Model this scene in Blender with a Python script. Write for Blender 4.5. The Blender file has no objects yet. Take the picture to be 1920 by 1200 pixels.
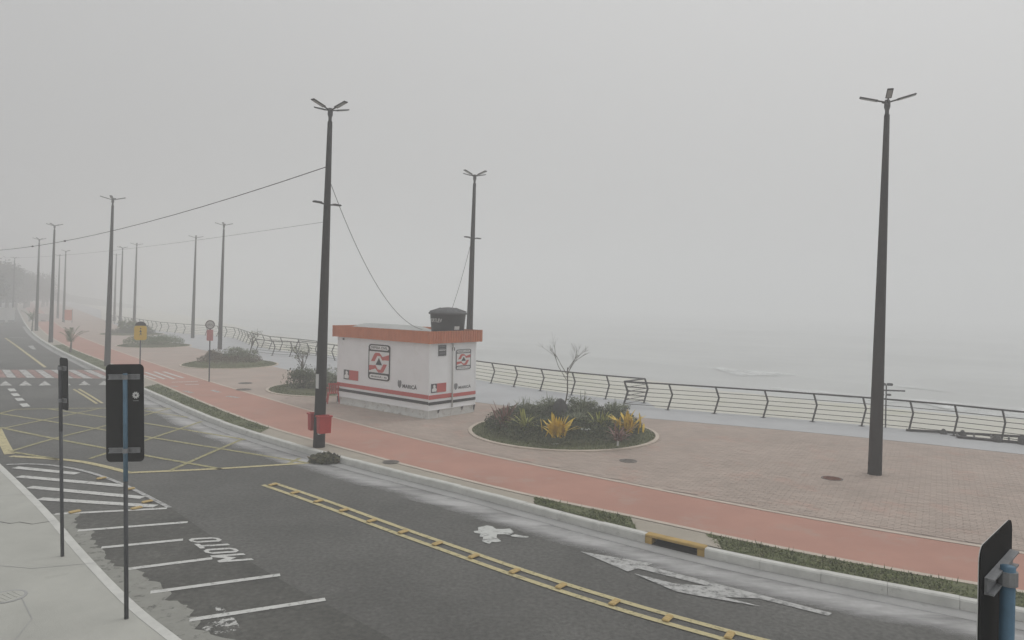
import bpy, math, random
from mathutils import Vector, Matrix
from mathutils.geometry import tessellate_polygon

R = math.radians
C = bpy.context.scene.collection
SC = bpy.context.scene

# ------------------------------------------------------------------ camera
CAM_H = 4.4                      # eye above the promenade paving (z = 0)
FOC, ROLL, HOR = 1333.0, R(1.2), 562.0     # survey of the photograph (1920 x 1200)
cd = bpy.data.cameras.new('camera'); cam = bpy.data.objects.new('camera', cd); C.objects.link(cam)
cam.location = (0, 0, CAM_H); cam.rotation_euler = (R(90), -ROLL, 0)
cd.sensor_width = 36; cd.lens = 36 * FOC / 1920; cd.shift_y = -(600 - HOR) / 1920
cd.clip_start = 0.05; cd.clip_end = 5000
SC.camera = cam

# ------------------------------------------------------------------ world, sun, exposure
W = bpy.data.worlds.new('World'); SC.world = W; W.use_nodes = True
nt = W.node_tree; nt.nodes.clear()
out = nt.nodes.new('ShaderNodeOutputWorld'); bg = nt.nodes.new('ShaderNodeBackground')
sky = nt.nodes.new('ShaderNodeTexSky'); sky.sky_type = 'NISHITA'; sky.sun_disc = False
SUN_EL, SUN_AZ = R(55), R(60)            # azimuth from +Y towards +X
sky.sun_elevation = SUN_EL; sky.sun_rotation = SUN_AZ; sky.dust_density = 6; sky.air_density = 2
hs = nt.nodes.new('ShaderNodeHueSaturation'); hs.inputs['Saturation'].default_value = 0.06; hs.inputs['Value'].default_value = 0.55
tc = nt.nodes.new('ShaderNodeTexCoord'); sp = nt.nodes.new('ShaderNodeSeparateXYZ')
mr = nt.nodes.new('ShaderNodeMapRange'); mr.inputs[1].default_value = 0; mr.inputs[2].default_value = 1
mr.inputs[3].default_value = 5.2; mr.inputs[4].default_value = 9.6      # even overcast, brighter overhead
mx = nt.nodes.new('ShaderNodeMix'); mx.data_type = 'RGBA'; mx.inputs[0].default_value = 0.9
nt.links.new(tc.outputs['Generated'], sp.inputs[0]); nt.links.new(sp.outputs['Z'], mr.inputs[0])
nt.links.new(sky.outputs[0], hs.inputs['Color']); nt.links.new(hs.outputs[0], mx.inputs[6])
m2 = nt.nodes.new('ShaderNodeMapRange'); m2.inputs[1].default_value = -0.7; m2.inputs[2].default_value = 0.7; m2.inputs[3].default_value = 0.77; m2.inputs[4].default_value = 1.06
mm_ = nt.nodes.new('ShaderNodeMath'); mm_.operation = 'MULTIPLY'       # cloud deck a little thinner on the sea side
nt.links.new(sp.outputs['X'], m2.inputs[0]); nt.links.new(m2.outputs[0], mm_.inputs[0]); nt.links.new(mr.outputs[0], mm_.inputs[1])
nt.links.new(mm_.outputs[0], mx.inputs[7]); nt.links.new(mx.outputs[2], bg.inputs[0])
bg.inputs[1].default_value = 0.1
nt.links.new(bg.outputs[0], out.inputs[0])

sd = bpy.data.lights.new('sun', 'SUN'); sd.energy = 0.7; sd.angle = R(25); sd.color = (1, 0.98, 0.95)
sun = bpy.data.objects.new('sun', sd); C.objects.link(sun)
sdir = Vector((math.sin(SUN_AZ) * math.cos(SUN_EL), math.cos(SUN_AZ) * math.cos(SUN_EL), math.sin(SUN_EL)))
sun.rotation_euler = (-sdir).to_track_quat('-Z', 'Y').to_euler(); sun.location = (0, 0, 60)

SC.view_settings.view_transform = 'Standard'; SC.view_settings.look = 'None'
SC.view_settings.gamma = 1; SC.view_settings.use_curve_mapping = False
SC.view_settings.exposure = 0.07
SC.render.engine = 'CYCLES'
SC.cycles.volume_bounces = 4; SC.cycles.max_bounces = 8; SC.cycles.diffuse_bounces = 4
SC.cycles.transparent_max_bounces = 16
SC.cycles.use_denoising = True; SC.cycles.sample_clamp_indirect = 5

# ------------------------------------------------------------------ helpers
def G(u, v, z=0.0):
    """photo pixel -> point on the horizontal plane z (metres)"""
    x = (u - 960) / FOC; y = (HOR - v) / FOC
    wx = x * math.cos(ROLL) - y * math.sin(ROLL); wz = x * math.sin(ROLL) + y * math.cos(ROLL)
    t = (z - CAM_H) / wz
    return Vector((wx * t, t, z))
def g2(pts, z=0.0): return [(G(u, v, z).x, G(u, v, z).y) for u, v in pts]

def catmull(P, n=6):
    P = [Vector(p) for p in P]; o = []
    for i in range(len(P) - 1):
        a = P[max(i - 1, 0)]; b = P[i]; c = P[i + 1]; d = P[min(i + 2, len(P) - 1)]
        for k in range(n):
            t = k / n
            o.append(0.5 * ((2 * b) + (c - a) * t + (2 * a - 5 * b + 4 * c - d) * t * t + (3 * b - a - 3 * c + d) * t ** 3))
    o.append(P[-1]); return o
def smooth(P, it=2):
    P = [Vector(p) for p in P]
    for _ in range(it):
        P = [P[0]] + [(P[i - 1] + 2 * P[i] + P[i + 1]) / 4 for i in range(1, len(P) - 1)] + [P[-1]]
    return P
def offs(P, d):
    """shift a plan polyline to its left (+d)"""
    o = []
    for i in range(len(P)):
        t = (P[min(i + 1, len(P) - 1)] - P[max(i - 1, 0)]).normalized()
        o.append(P[i] + Vector((-t.y, t.x)) * d)
    return o
def cut(P, x0, x1):
    """piece of an x-increasing polyline between x0 and x1"""
    def at(x):
        for a, b in zip(P, P[1:]):
            if a.x <= x <= b.x: return a + (b - a) * ((x - a.x) / max(b.x - a.x, 1e-9))
        return P[0] if x < P[0].x else P[-1]
    return [at(x0)] + [p for p in P if x0 + 1e-4 < p.x < x1 - 1e-4] + [at(x1)]

class MB:
    def __init__(s): s.v = []; s.f = []
    def add(s, V, F):
        n = len(s.v); s.v += [tuple(p) for p in V]; s.f += [tuple(i + n for i in f) for f in F]; return s
    def box(s, c, d, rz=0.0, m=None):
        x, y, z = d[0] / 2, d[1] / 2, d[2] / 2
        V = [Vector((i * x, j * y, k * z)) for i in (-1, 1) for j in (-1, 1) for k in (-1, 1)]
        M = m or Matrix.Rotation(rz, 3, 'Z')
        return s.add([M @ p + Vector(c) for p in V], [(0, 1, 3, 2), (4, 6, 7, 5), (0, 4, 5, 1), (2, 3, 7, 6), (0, 2, 6, 4), (1, 5, 7, 3)])
    def bbox(s, c, d, b=0.01, m=None):
        """box with chamfered vertical and top edges"""
        x, y, z = d[0] / 2, d[1] / 2, d[2] / 2
        M = m or Matrix.Identity(3); V = []
        def ring(ax, ay, zz):
            return [(-ax + b, -ay, zz), (ax - b, -ay, zz), (ax, -ay + b, zz), (ax, ay - b, zz), (ax - b, ay, zz), (-ax + b, ay, zz), (-ax, ay - b, zz), (-ax, -ay + b, zz)]
        V = ring(x - b, y - b, -z) + ring(x, y, -z + b) + ring(x, y, z - b) + ring(x - b, y - b, z)
        F = [tuple(range(7, -1, -1)), tuple(range(24, 32))]
        for k in range(3):
            for i in range(8):
                F.append((k * 8 + i, k * 8 + (i + 1) % 8, k * 8 + 8 + (i + 1) % 8, k * 8 + 8 + i))
        return s.add([M @ Vector(p) + Vector(c) for p in V], F)
    def tube(s, P, r, n=8, cap=True):
        P = [Vector(p) for p in P]; r = r if isinstance(r, (list, tuple)) else [r] * len(P)
        V = []; F = []; ref = Vector((0, 0, 1))
        for i, p in enumerate(P):
            t = (P[min(i + 1, len(P) - 1)] - P[max(i - 1, 0)]).normalized()
            rr = ref if abs(t.dot(ref)) < 0.95 else Vector((1, 0, 0))
            a = t.cross(rr).normalized(); b = t.cross(a)
            V += [p + (a * math.cos(2 * math.pi * k / n) + b * math.sin(2 * math.pi * k / n)) * r[i] for k in range(n)]
        for i in range(len(P) - 1):
            for k in range(n):
                F.append((i * n + k, i * n + (k + 1) % n, (i + 1) * n + (k + 1) % n, (i + 1) * n + k))
        if cap: F += [tuple(range(n - 1, -1, -1)), tuple(range((len(P) - 1) * n, len(P) * n))]
        return s.add(V, F)
    def lathe(s, prof, n=24, c=(0, 0, 0)):
        V = []; F = []
        for r, z in prof: V += [(c[0] + r * math.cos(2 * math.pi * k / n), c[1] + r * math.sin(2 * math.pi * k / n), c[2] + z) for k in range(n)]
        for i in range(len(prof) - 1):
            for k in range(n): F.append((i * n + k, i * n + (k + 1) % n, (i + 1) * n + (k + 1) % n, (i + 1) * n + k))
        F += [tuple(range(n - 1, -1, -1)), tuple(range((len(prof) - 1) * n, len(prof) * n))]
        return s.add(V, F)
    def sheet(s, poly, z):
        V = [Vector((p[0], p[1], z if not callable(z) else z(p))) for p in poly]
        T = tessellate_polygon([[Vector((p[0], p[1], 0)) for p in poly]])
        F = []
        for t in T:
            a, b, c = (Vector(poly[i][:2]) for i in t)
            F.append(t if (b - a).cross(c - a) > 0 else t[::-1])
        return s.add(V, F)
    def prism(s, poly, z0, z1):
        s.sheet(poly, z1); n = len(poly)
        V = [(p[0], p[1], z0) for p in poly] + [(p[0], p[1], z1) for p in poly]
        ar = sum(poly[i][0] * poly[(i + 1) % n][1] - poly[(i + 1) % n][0] * poly[i][1] for i in range(n))
        F = [(i, (i + 1) % n, n + (i + 1) % n, n + i) for i in range(n)]
        if ar < 0: F = [f[::-1] for f in F]
        return s.add(V, F)
    def ribbon(s, P, w, z):
        """painted line of width w along plan polyline"""
        P = [Vector(p) for p in P]; a = offs(P, w / 2); b = offs(P, -w / 2)
        V = []; F = []
        for i in range(len(P)): V += [(a[i].x, a[i].y, z), (b[i].x, b[i].y, z)]
        for i in range(len(P) - 1): F.append((2 * i, 2 * i + 1, 2 * i + 3, 2 * i + 2))
        return s.add(V, F)
    def build(s, name, m, parent=None, sm=False, loc=None):
        me = bpy.data.meshes.new(name); me.from_pydata(s.v, [], s.f); me.update()
        if sm:
            me.polygons.foreach_set('use_smooth', [True] * len(me.polygons))
        if m: me.materials.append(m)
        o = bpy.data.objects.new(name, me); C.objects.link(o); o.parent = parent
        if loc is not None: o.location = loc
        return o

def tag(o, label=None, cat=None, group=None, kind=None):
    if label: o['label'] = label
    if cat: o['category'] = cat
    if group: o['group'] = group
    if kind: o['kind'] = kind
    return o
def empty(name, loc, rz=0.0):
    o = bpy.data.objects.new(name, None); C.objects.link(o); o.location = loc; o.rotation_euler = (0, 0, rz)
    o.empty_display_size = 0.2; return o
def copy_tree(o, parent=None):
    c = o.copy(); C.objects.link(c); c.parent = parent
    for ch in list(o.children): copy_tree(ch, c)
    return c
def text_geo(t, bold=0.0):
    cu = bpy.data.curves.new('txt', 'FONT'); cu.body = t; cu.offset = bold; cu.resolution_u = 3
    ob = bpy.data.objects.new('txt', cu); C.objects.link(ob)
    dg = bpy.context.evaluated_depsgraph_get(); me = bpy.data.meshes.new_from_object(ob.evaluated_get(dg))
    V = [v.co.copy() for v in me.vertices]; F = [tuple(p.vertices) for p in me.polygons]
    bpy.data.objects.remove(ob); bpy.data.curves.remove(cu); bpy.data.meshes.remove(me)
    x0, x1 = min(v.x for v in V), max(v.x for v in V); y0, y1 = min(v.y for v in V), max(v.y for v in V)
    return [((v.x - x0) / (x1 - x0), (v.y - y0) / (y1 - y0)) for v in V], F

# ------------------------------------------------------------------ materials
def mat(name, col, rough=0.8, var=0.12, scale=3.0, bump=0.0, bscale=60.0, col2=None, spots=None, spec=0.3, metal=0.0, island=0.0, detail=6):
    m = bpy.data.materials.new(name); m.use_nodes = True; n = m.node_tree; b = n.nodes['Principled BSDF']
    b.inputs['Roughness'].default_value = rough; b.inputs['Specular IOR Level'].default_value = spec; b.inputs['Metallic'].default_value = metal
    tcn = n.nodes.new('ShaderNodeTexCoord'); geo = n.nodes.new('ShaderNodeNewGeometry')
    no = n.nodes.new('ShaderNodeTexNoise'); no.inputs['Scale'].default_value = scale; no.inputs['Detail'].default_value = detail; no.inputs['Roughness'].default_value = 0.65
    n.links.new(geo.outputs['Position'], no.inputs['Vector'])
    mp = n.nodes.new('ShaderNodeMapRange'); mp.inputs[1].default_value = 0.3; mp.inputs[2].default_value = 0.7
    n.links.new(no.outputs[0], mp.inputs[0])
    mi = n.nodes.new('ShaderNodeMix'); mi.data_type = 'RGBA'
    c2 = col2 or tuple(min(1, c * (1 + var)) for c in col); c1 = col if col2 else tuple(c * (1 - var) for c in col)
    mi.inputs[6].default_value = (*c1, 1); mi.inputs[7].default_value = (*c2, 1)
    n.links.new(mp.outputs[0], mi.inputs[0]); last = mi.outputs[2]
    if spots:     # (colour, scale, threshold, strength)
        n2 = n.nodes.new('ShaderNodeTexNoise'); n2.inputs['Scale'].default_value = spots[1]; n2.inputs['Detail'].default_value = 5; n2.inputs['Roughness'].default_value = 0.7
        n.links.new(geo.outputs['Position'], n2.inputs['Vector'])
        m2 = n.nodes.new('ShaderNodeMapRange'); m2.inputs[1].default_value = spots[2]; m2.inputs[2].default_value = spots[2] + 0.12; m2.inputs[4].default_value = spots[3]
        n.links.new(n2.outputs[0], m2.inputs[0])
        x2 = n.nodes.new('ShaderNodeMix'); x2.data_type = 'RGBA'; x2.inputs[7].default_value = (*spots[0], 1)
        n.links.new(m2.outputs[0], x2.inputs[0]); n.links.new(last, x2.inputs[6]); last = x2.outputs[2]
    if island:
        h = n.nodes.new('ShaderNodeHueSaturation'); m3 = n.nodes.new('ShaderNodeMapRange')
        m3.inputs[3].default_value = 1 - island; m3.inputs[4].default_value = 1 + island
        n.links.new(geo.outputs['Random Per Island'], m3.inputs[0]); n.links.new(m3.outputs[0], h.inputs['Value'])
        n.links.new(last, h.inputs['Color']); last = h.outputs[0]
    n.links.new(last, b.inputs['Base Color'])
    if bump:
        nb = n.nodes.new('ShaderNodeTexNoise'); nb.inputs['Scale'].default_value = bscale; nb.inputs['Detail'].default_value = 4
        n.links.new(geo.outputs['Position'], nb.inputs['Vector'])
        bp = n.nodes.new('ShaderNodeBump'); bp.inputs['Strength'].default_value = bump; bp.inputs['Distance'].default_value = 0.02
        n.links.new(nb.outputs[0], bp.inputs['Height']); n.links.new(bp.outputs[0], b.inputs['Normal'])
    return m
def worn(name, col, amount=0.45, scale=9.0, rough=0.75, soft=0.1, stretch=None):
    """paint or sand film with holes worn through it (own shape, real gaps)"""
    m = mat(name, col, rough, 0.1, 6.0); n = m.node_tree; b = n.nodes['Principled BSDF']; o = n.nodes['Material Output']
    geo = n.nodes.new('ShaderNodeNewGeometry'); no = n.nodes.new('ShaderNodeTexNoise')
    no.inputs['Scale'].default_value = scale; no.inputs['Detail'].default_value = 8; no.inputs['Roughness'].default_value = 0.7
    if stretch:
        mpn = n.nodes.new('ShaderNodeMapping'); mpn.inputs['Rotation'].default_value[2] = stretch[0]; mpn.inputs['Scale'].default_value = (stretch[1], 1, 1)
        mpn.vector_type = 'POINT'
        n.links.new(geo.outputs['Position'], mpn.inputs[0]); n.links.new(mpn.outputs[0], no.inputs['Vector'])
    else: n.links.new(geo.outputs['Position'], no.inputs['Vector'])
    mp = n.nodes.new('ShaderNodeMapRange'); mp.inputs[1].default_value = amount - soft; mp.inputs[2].default_value = amount + soft
    n.links.new(no.outputs[0], mp.inputs[0])
    tr = n.nodes.new('ShaderNodeBsdfTransparent'); ms = n.nodes.new('ShaderNodeMixShader')
    n.links.new(mp.outputs[0], ms.inputs[0]); n.links.new(tr.outputs[0], ms.inputs[1]); n.links.new(b.outputs[0], ms.inputs[2])
    n.links.new(ms.outputs[0], o.inputs['Surface']); return m

M = {}
M['asphalt'] = mat('asphalt', (0.108, 0.107, 0.100), 0.85, 0.24, 0.3, 0.5, 45, spots=((0.16, 0.158, 0.148), 1.6, 0.6, 0.45))
def speckle(m, scale, amt):
    n = m.node_tree; b = n.nodes['Principled BSDF']; src = b.inputs['Base Color'].links[0].from_socket
    geo = n.nodes.new('ShaderNodeNewGeometry'); no = n.nodes.new('ShaderNodeTexNoise'); no.inputs['Scale'].default_value = scale; no.inputs['Detail'].default_value = 3
    n.links.new(geo.outputs['Position'], no.inputs['Vector']); mp = n.nodes.new('ShaderNodeMapRange'); mp.inputs[1].default_value = .25; mp.inputs[2].default_value = .75; mp.inputs[3].default_value = 1 - amt; mp.inputs[4].default_value = 1 + amt
    n.links.new(no.outputs[0], mp.inputs[0]); h = n.nodes.new('ShaderNodeHueSaturation'); n.links.new(mp.outputs[0], h.inputs['Value']); n.links.new(src, h.inputs['Color']); n.links.new(h.outputs[0], b.inputs['Base Color'])
speckle(M['asphalt'], 14.0, 0.30)
M['promenade'] = mat('paving bed', (0.33, 0.27, 0.235), 0.9, 0.15, 2)
M['paver'] = mat('terracotta paver', (0.395, 0.325, 0.28), 0.85, 0.12, 0.5, 0.3, 60, spots=((0.43, 0.295, 0.245), 0.8, 0.54, 0.6), island=0.06)
M['cycle'] = mat('red cycle path', (0.43, 0.235, 0.185), 0.85, 0.09, 0.5, 0.35, 70, spots=((0.41, 0.275, 0.23), 0.9, 0.54, 0.7))
M['edging'] = mat('cream edging', (0.52, 0.45, 0.38), 0.85, 0.1, 3)
M['boardwalk'] = mat('grey boardwalk concrete', (0.43, 0.44, 0.45), 0.8, 0.08, 0.6, 0.2, 50, spots=((0.47, 0.48, 0.48), 1.1, 0.56, 0.6))
M['sidewalk'] = mat('sidewalk concrete', (0.41, 0.41, 0.375), 0.88, 0.1, 0.9, 0.25, 60, spots=((0.27, 0.27, 0.24), 1.8, 0.62, 0.5))
M['tan'] = mat('tan paving', (0.37, 0.335, 0.28), 0.88, 0.1, 1.4, 0.25, 60, spots=((0.29, 0.27, 0.23), 2.5, 0.6, 0.5))
M['kerb'] = mat('whitewashed kerb', (0.57, 0.57, 0.54), 0.85, 0.12, 3, 0.2, 60, spots=((0.3, 0.3, 0.27), 4, 0.6, 0.5))
M['gutter'] = mat('gutter concrete', (0.34, 0.34, 0.335), 0.85, 0.15, 1.5, 0.2, 60, spots=((0.2, 0.2, 0.195), 3, 0.56, 0.55))
M['drift'] = worn('wind blown sand', (0.44, 0.437, 0.435), 0.5, 1.3, 0.95, 0.22, stretch=(R(36), 0.22))
_n = M['drift'].node_tree                                  # the film thins out towards both edges of the strip
_at = _n.nodes.new('ShaderNodeAttribute'); _at.attribute_name = 'film'
_no = [x for x in _n.nodes if x.type == 'TEX_NOISE' and x.inputs['Vector'].is_linked and x.inputs['Vector'].links[0].from_node.type == 'MAPPING'][0]
_ad = _n.nodes.new('ShaderNodeMath'); _ad.operation = 'ADD'
_mp = _no.outputs[0].links[0].to_node; _n.links.new(_no.outputs[0], _ad.inputs[0]); _n.links.new(_at.outputs['Fac'], _ad.inputs[1]); _n.links.new(_ad.outputs[0], _mp.inputs[0])
M['drift2'] = worn('cement dust', (0.27, 0.27, 0.245), 0.36, 5.0, 0.95, 0.10)
M['white_paint'] = worn('white road paint', (0.57, 0.57, 0.55), 0.35, 11, soft=0.12)
M['old_white'] = worn('faded white paint', (0.45, 0.45, 0.44), 0.40, 8, soft=0.14)
M['cross_white'] = worn('faded crossing white', (0.52, 0.515, 0.50), 0.36, 5, soft=0.2)
M['flake'] = worn('flaked white paint', (0.5, 0.5, 0.48), 0.53, 7, soft=0.03)
M['splash'] = worn('spilt white paint', (0.53, 0.54, 0.52), 0.40, 5, soft=0.10)
M['yellow_paint'] = worn('yellow road paint', (0.50, 0.44, 0.25), 0.33, 12, soft=0.14)
M['box_paint'] = worn('faded yellow paint', (0.36, 0.33, 0.17), 0.38, 10, soft=0.16)
M['red_paint'] = worn('red crossing paint', (0.38, 0.23, 0.205), 0.38, 5, soft=0.2)
M['stud'] = mat('yellow stud plastic', (0.46, 0.33, 0.13), 0.6, 0.25, 20)
M['soil'] = mat('verge soil', (0.125, 0.135, 0.07), 0.95, 0.25, 5, 0.5, 40, spots=((0.23, 0.21, 0.14), 2.2, 0.57, 0.7))
M['grass'] = mat('verge grass', (0.125, 0.145, 0.06), 0.8, 0.2, 1.5, spots=((0.21, 0.195, 0.115), 1.7, 0.54, 0.7), island=0.35)
M['sand'] = mat('beach sand', (0.53, 0.52, 0.46), 0.95, 0.06, 0.25, 0.3, 8, spots=((0.44, 0.445, 0.33), 0.16, 0.52, 0.6))
M['land'] = mat('bare land', (0.18, 0.17, 0.14), 0.95, 0.2, 0.1)
M['sea'] = mat('grey green sea', (0.44, 0.455, 0.45), 0.5, 0.1, 0.06, 0.9, 0.5, spec=0.5)
M['foam'] = worn('sea foam', (0.72, 0.74, 0.74), 0.5, 0.35, 0.9, 0.16)
M['pole'] = mat('dark grey pole', (0.026, 0.024, 0.0235), 0.75, 0.22, 2.5, 0.2, 40, spots=((0.05, 0.048, 0.046), 5, 0.58, 0.6))
M['lamp'] = mat('luminaire grey', (0.07, 0.07, 0.072), 0.5, 0.1, 5)
M['lens'] = mat('luminaire lens', (0.35, 0.36, 0.36), 0.3, 0.05, 5)
M['rail'] = mat('black painted steel', (0.018, 0.018, 0.019), 0.5, 0.2, 6)
M['wire'] = mat('cable', (0.04, 0.04, 0.04), 0.6)
M['white_wall'] = mat('white container sheet', (0.82, 0.83, 0.845), 0.55, 0.05, 1.2, 0.05, 12, spots=((0.70, 0.69, 0.66), 2.2, 0.6, 0.5))
M['skid'] = mat('grey skid steel', (0.62, 0.63, 0.61), 0.7, 0.12, 3, spots=((0.36, 0.33, 0.29), 5, 0.54, 0.7))
M['black'] = mat('black vinyl', (0.022, 0.022, 0.024), 0.5)
M['dark_grey'] = mat('dark grey vinyl', (0.07, 0.072, 0.08), 0.5)
M['red_vinyl'] = mat('red vinyl', (0.52, 0.10, 0.09), 0.5, 0.06)
M['white_vinyl'] = mat('white vinyl', (0.74, 0.74, 0.74), 0.5, 0.03)
M['parapet'] = mat('terracotta roof cladding', (0.52, 0.175, 0.085), 0.6, 0.1, 2.0)
M['roof'] = mat('grey roof sheet', (0.42, 0.43, 0.42), 0.7, 0.1, 2)
M['tank'] = mat('black polyethylene', (0.035, 0.036, 0.038), 0.55, 0.15, 3)
M['tank_lid'] = mat('dark grey tank lid', (0.085, 0.087, 0.09), 0.6, 0.15, 3)  # lid coloured a little lighter than the tank body
M['red_plastic'] = mat('red plastic', (0.42, 0.035, 0.03), 0.45, 0.08, 6)
M['sign_back'] = mat('black sign back', (0.007, 0.007, 0.0075), 0.7, 0.2, 4, spec=0.12)
M['bracket'] = mat('galvanised bracket', (0.22, 0.225, 0.235), 0.5, 0.2, 12, metal=0.2)
M['blue_post'] = mat('blue painted post', (0.075, 0.15, 0.22), 0.5, 0.25, 6)
M['dark_post'] = mat('weathered post', (0.05, 0.052, 0.058), 0.6, 0.2, 6)
M['sign_yellow'] = mat('yellow sign face', (0.65, 0.42, 0.03), 0.5, 0.05)
M['ring'] = mat('sign ring', (0.18, 0.16, 0.16), 0.5)
M['sign_white'] = mat('sign white', (0.6, 0.6, 0.59), 0.5, 0.04)
M['sign_red'] = mat('faded red plate', (0.50, 0.22, 0.22), 0.5)
M['leaf_dark'] = mat('dark hedge leaf', (0.058, 0.076, 0.032), 0.7, 0.25, 3, island=0.45)
M['leaf_grey'] = mat('grey green leaf', (0.15, 0.17, 0.105), 0.7, 0.2, 3, island=0.4)
M['leaf_green'] = mat('green leaf', (0.085, 0.125, 0.035), 0.6, 0.2, 3, island=0.35)
M['leaf_yellow'] = mat('yellow croton leaf', (0.58, 0.40, 0.035), 0.5, 0.15, 6, island=0.3)
M['leaf_lime'] = mat('lime bromeliad leaf', (0.26, 0.27, 0.06), 0.5, 0.2, 6, island=0.35)
M['leaf_red'] = mat('red bromeliad leaf', (0.16, 0.075, 0.06), 0.5, 0.25, 6, island=0.35)
M['leaf_dry'] = mat('dry brush leaf', (0.13, 0.105, 0.065), 0.8, 0.2, 4, island=0.35)
M['leaf_heap'] = mat('wilting frond leaf', (0.085, 0.085, 0.045), 0.8, 0.2, 4, island=0.45)
M['leaf_far'] = mat('tree belt leaf', (0.035, 0.045, 0.025), 0.8, 0.2, 1, island=0.3)
M['bark'] = mat('pale bark', (0.10, 0.085, 0.07), 0.9, 0.2, 12)
M['stone'] = mat('grey boulder', (0.065, 0.065, 0.064), 0.9, 0.25, 6, 0.6, 14)
M['iron'] = mat('cast iron cover', (0.15, 0.135, 0.12), 0.7, 0.2, 12, 0.4, 60)
M['rust'] = mat('rusty cover', (0.15, 0.065, 0.045), 0.8, 0.25, 12, 0.4, 60)
M['inlet'] = mat('ochre painted kerb', (0.42, 0.285, 0.10), 0.8, 0.2, 4, 0.2, 50, spots=((0.3, 0.27, 0.2), 5, 0.58, 0.5))
M['void'] = mat('recess shade and crack', (0.03, 0.028, 0.025), 0.9)  # near-black colour painted for the shade inside the drain; also the crack
M['wall'] = mat('whitewashed wall', (0.62, 0.62, 0.60), 0.85, 0.08, 0.6)
M['orange'] = mat('orange banner', (0.6, 0.17, 0.07), 0.6)

# ------------------------------------------------------------------ plan curves (metres; x to the right, y away)
LEFT = [(-190, 272), (-120, 172)]
KERB = catmull(smooth(LEFT + [(-72, 105)] + g2([(48, 625), (100, 650), (165, 685), (265, 727), (330, 757), (400, 788), (470, 812), (600, 848), (720, 880), (800, 898), (900, 923), (1000, 950), (1100, 977), (1210, 1003), (1320, 1031), (1500, 1068), (1690, 1104), (1835, 1131)]) + [(12, 8.0), (25, 1.2), (60, -15)], 1), 5)
BN = catmull(smooth([(-189, 273.4), (-119, 173.4), (-71, 106.4)] + g2([(66, 622), (135, 655), (200, 678), (290, 714), (400, 765), (500, 802), (600, 828), (690, 853), (743, 868), (847, 894), (977, 926), (1037, 938), (1167, 964), (1280, 989), (1343, 1003), (1480, 1030), (1613, 1058), (1840, 1097)]) + [(12.45, 8.8), (25.3, 1.9), (60, -14.2)], 1), 5)
BF = catmull(smooth([(-187, 276), (-117, 176), (-70, 108.5)] + g2([(105, 617), (210, 653), (310, 691), (400, 717), (500, 747), (640, 788), (760, 819), (900, 852), (1050, 882), (1200, 911), (1320, 936), (1500, 970), (1850, 1029)]) + [(13.6, 10.6), (26.3, 3.9), (60, -12)], 1), 5)
BW = catmull(smooth([(-175, 272), (-100, 164), (-60, 106)] + g2([(255, 632), (340, 645), (420, 664), (505, 690), (620, 708), (760, 732), (900, 757), (940, 761), (1240, 787), (1350, 796), (1500, 809), (1750, 833), (1920, 853)]) + [(25, 16.3), (60, -3)], 1), 5)
COAST = [Vector(p) for p in [(-168, 272), (-96, 166), (-60, 104)] + g2([(300, 621), (360, 627), (400, 629), (441, 634), (473, 648), (490, 651), (504, 655), (524, 657), (560, 661)]) + [(-11.3, 50.8), (-6, 44.6), (-3.0, 40.2), (-0.8, 37.5), (0.4, 36.2), (1.7, 34.8), (3.1, 33.5), (4.5, 32.4), (6.1, 31.3), (6.1, 29.75), (8.3, 28.8), (10.0, 28.05), (11.65, 27.3), (13.15, 26.55), (14.45, 25.75), (15.6, 24.95), (16.6, 24.0), (17.9, 22.9), (19.2, 21.8), (28, 16.5), (62, -2)]]
NEAR = catmull(g2([(0, 868), (50, 915), (100, 965), (160, 1033), (245, 1120), (345, 1200)]) + [(-1.0, 6.35), (2.6, 3.9), (8, 0.4), (20, -7), (55, -26)], 5)
NEAR = [Vector(p) for p in [(-60, 22), (-24, 20.4), (-17, 19.9), (-14.3, 19.1)]] + NEAR
RZ = -0.15                     # road level

def poly_between(a, b): return [tuple(p) for p in a] + [tuple(p) for p in reversed(b)]

# ------------------------------------------------------------------ setting
# one ground sheet: land, beach slope and sea bed
mb = MB(); D = Vector((0.70, 0.714)); T = Vector((0.714, -0.70))
cs = [COAST[0] - T * 1300] + COAST[:] + [COAST[-1] + T * 1300]
rows = [(-1500, -0.32), (-300, -0.32), (0.05, -0.32), (0.06, -0.45), (3, -0.75), (8, -1.25), (16, -1.9), (26, -2.5), (36, -3.0), (60, -4.2), (200, -6), (1500, -6)]
for p in cs:
    for d, z in rows: mb.v.append((p.x + D.x * d, p.y + D.y * d, z))
nr = len(rows); land = []; 
for i in range(len(cs) - 1):
    for k in range(nr - 1): mb.f.append((i * nr + k, i * nr + k + 1, (i + 1) * nr + k + 1, (i + 1) * nr + k)[::-1])
gnd = mb.build('ground', M['land'])
gnd.data.materials.append(M['sand'])
for i, p in enumerate(gnd.data.polygons): p.material_index = 1 if (i % (nr - 1)) >= 3 else 0
tag(gnd, kind='structure')

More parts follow.
